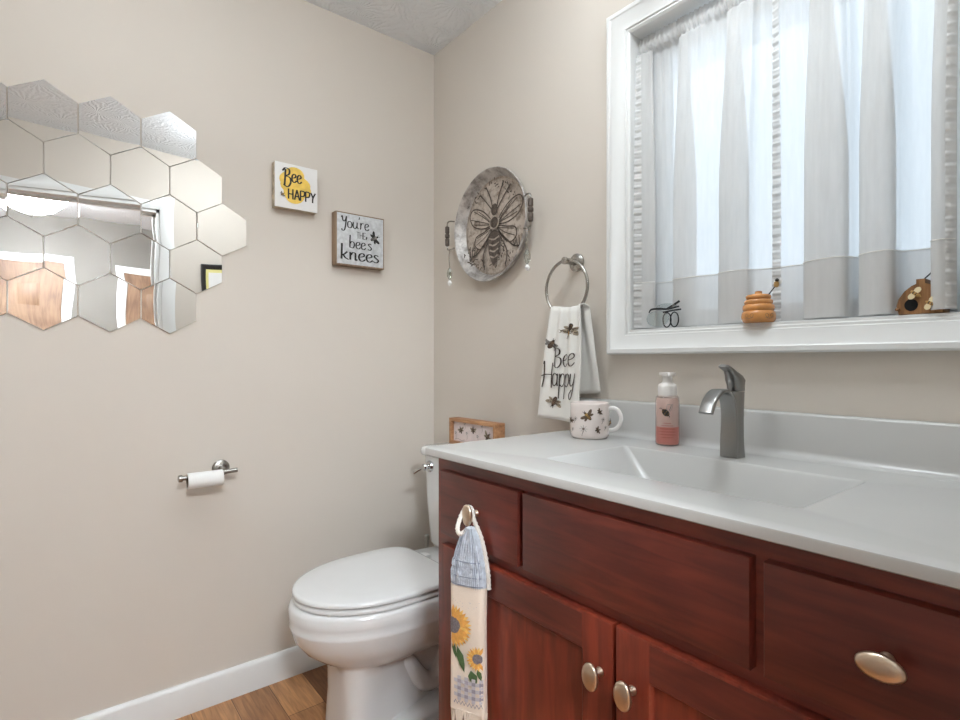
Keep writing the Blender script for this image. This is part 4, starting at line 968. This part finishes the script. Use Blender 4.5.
bh = thing('birdhouse', 'small wooden beehive house with black hole and pale bees on the sill', 'ornament', (1.653, .022, SILL))
out = [(-.040, .001), (-.044, .018), (-.040, .032), (-.030, .046), (-.016, .056), (-.008, .059), (-.008, .068), (.008, .068), (.008, .059), (.018, .056), (.031, .046), (.040, .032), (.043, .018), (.040, .001)]
b = BM(); loft(b, [[Vector((1.653 + x*s*.86, y, SILL + z*.97)) for x, z in out] for s, y in ((.95, -.004), (1, .0), (1, .034), (.95, .038))]); obj('hive_body', b, M['hive'], bh, 40)
ik = Ink(lambda u, v, o: Vector((1.653 + u, -.0045 - o, SILL + v)))
ik.ell(-.014, .018, .0105, .0115, 0, M['jar'], 20)
ik.done('entrance_hole', bh)
for x, z, a in ((-.006, .038, -.7), (.017, .018, -.5)):
    b = BM(); c, q = cos(a), sin(a)
    T = lambda u, v, d: Vector((1.653 + x + u*c - v*q, -.005 - d, SILL + z + u*q + v*c))
    loft(b, [[T(u, r*cos(k*pi/4), .004 + r*sin(k*pi/4)) for k in range(8)] for u, r in ((-.010, .001), (-.006, .0032), (0, .004), (.006, .0032), (.010, .001))]); be = obj('bee', b, M['ochre'], bh)
    b = BM()
    for s in (1, -1):
        loft(b, [[T(-.002 + .005*cos(k*pi/5), s*.007 + .0065*sin(k*pi/5), d) for k in range(10)] for d in (.0045, .0062)])
    obj('bee_wing', b, M['cream_wing'], be)
    b = BM(); 
    for u in (-.004, .001): tube(b, [T(u, -.0042, .004), T(u, 0, .0082), T(u, .0042, .004)], .0009, 6)
    obj('bee_stripe', b, M['black'], be)
b = BM(); tube(b, [(1.653, .016, SILL+.066), (1.662, .012, SILL+.074), (1.668, .010, SILL+.079), (1.676, .010, SILL+.082)], .0012, 6, smooth=4); obj('hanging_wire', b, M['wire'], bh)
b = BM(); lathe(b, [(.0025, .0), (.0025, -.016), (.003, -.017), (.001, -.018)], (1.653-.033, 0, SILL+.010), 'y', 8); obj('perch', b, M['hive'], bh)

gw = thing('wire_ornament', 'black wire and clear glass insect ornament at the left end of the sill', 'ornament', (1.10, .012, SILL))
b = BM()
tube(b, [(1.062, .004, SILL+.045), (1.075, -.004, SILL+.052), (1.10, -.006, SILL+.052), (1.125, -.002, SILL+.050), (1.15, .008, SILL+.056)], [.0016, .0026, .003, .0026, .002], 8, smooth=4)
tube(b, [(1.120, -.002, SILL+.05), (1.140, .004, SILL+.062), (1.150, .010, SILL+.070)], .003, 8)
tube(b, [(1.110, -.003, SILL+.042), (1.135, .002, SILL+.046), (1.155, .01, SILL+.048)], .0024, 8)
o = obj('wire_body', b, M['wire'], gw)
for x0 in (1.118, 1.140):
    b = BM(); tube(b, [(x0 + .012*cos(k*pi/8), .002, SILL + .0215 + .0195*sin(k*pi/8)) for k in range(16)], .0018, 7, closed=True); obj('wire_loop', b, M['wire'], gw, 60)
b = BM(); loft(b, [[Vector((1.092 + s*.034*cos(k*pi/12), y, SILL + .026 + s*.023*sin(k*pi/12))) for k in range(24)] for s, y in ((.95, -.004), (1, -.002), (1, .0), (.95, .002))]); obj('glass_wing', b, M['clear_wing'], gw)
b = BM(); loft(b, [[Vector((1.115 + s*.03*cos(k*pi/12), y + .004, SILL + .058 + s*.008*sin(k*pi/12))) for k in range(24)] for s, y in ((.95, -.004), (1, -.002), (1, .0), (.95, .002))]); obj('glass_wing', b, M['clear_wing'], gw)

# ------------------------------------------------------------------ framed certificate on the right wall (seen in the mirrors)
pf = thing('wall_picture', 'black-framed picture with pale mat on the right wall, seen in the mirrors', 'picture', (XR, -.40, 1.61))
b = BM()
rings = []
for o, d in ((0, .001), (0, .02), (.006, .022), (.024, .016), (.03, .006)):
    rings.append([Vector((XR-d, -.515+o, 1.45+o)), Vector((XR-d, -.285-o, 1.45+o)), Vector((XR-d, -.285-o, 1.77-o)), Vector((XR-d, -.515+o, 1.77-o))])
loft(b, rings, True, True, False); obj('frame', b, M['frame_black'], pf)
b = BM(); box(b, XR-.008, XR-.004, -.486, -.314, 1.479, 1.741); obj('mat_board', b, M['mat_yellow'], pf)
b = BM(); box(b, XR-.0095, XR-.0081, -.47, -.33, 1.51, 1.72); obj('print', b, M['sign_white'], pf)
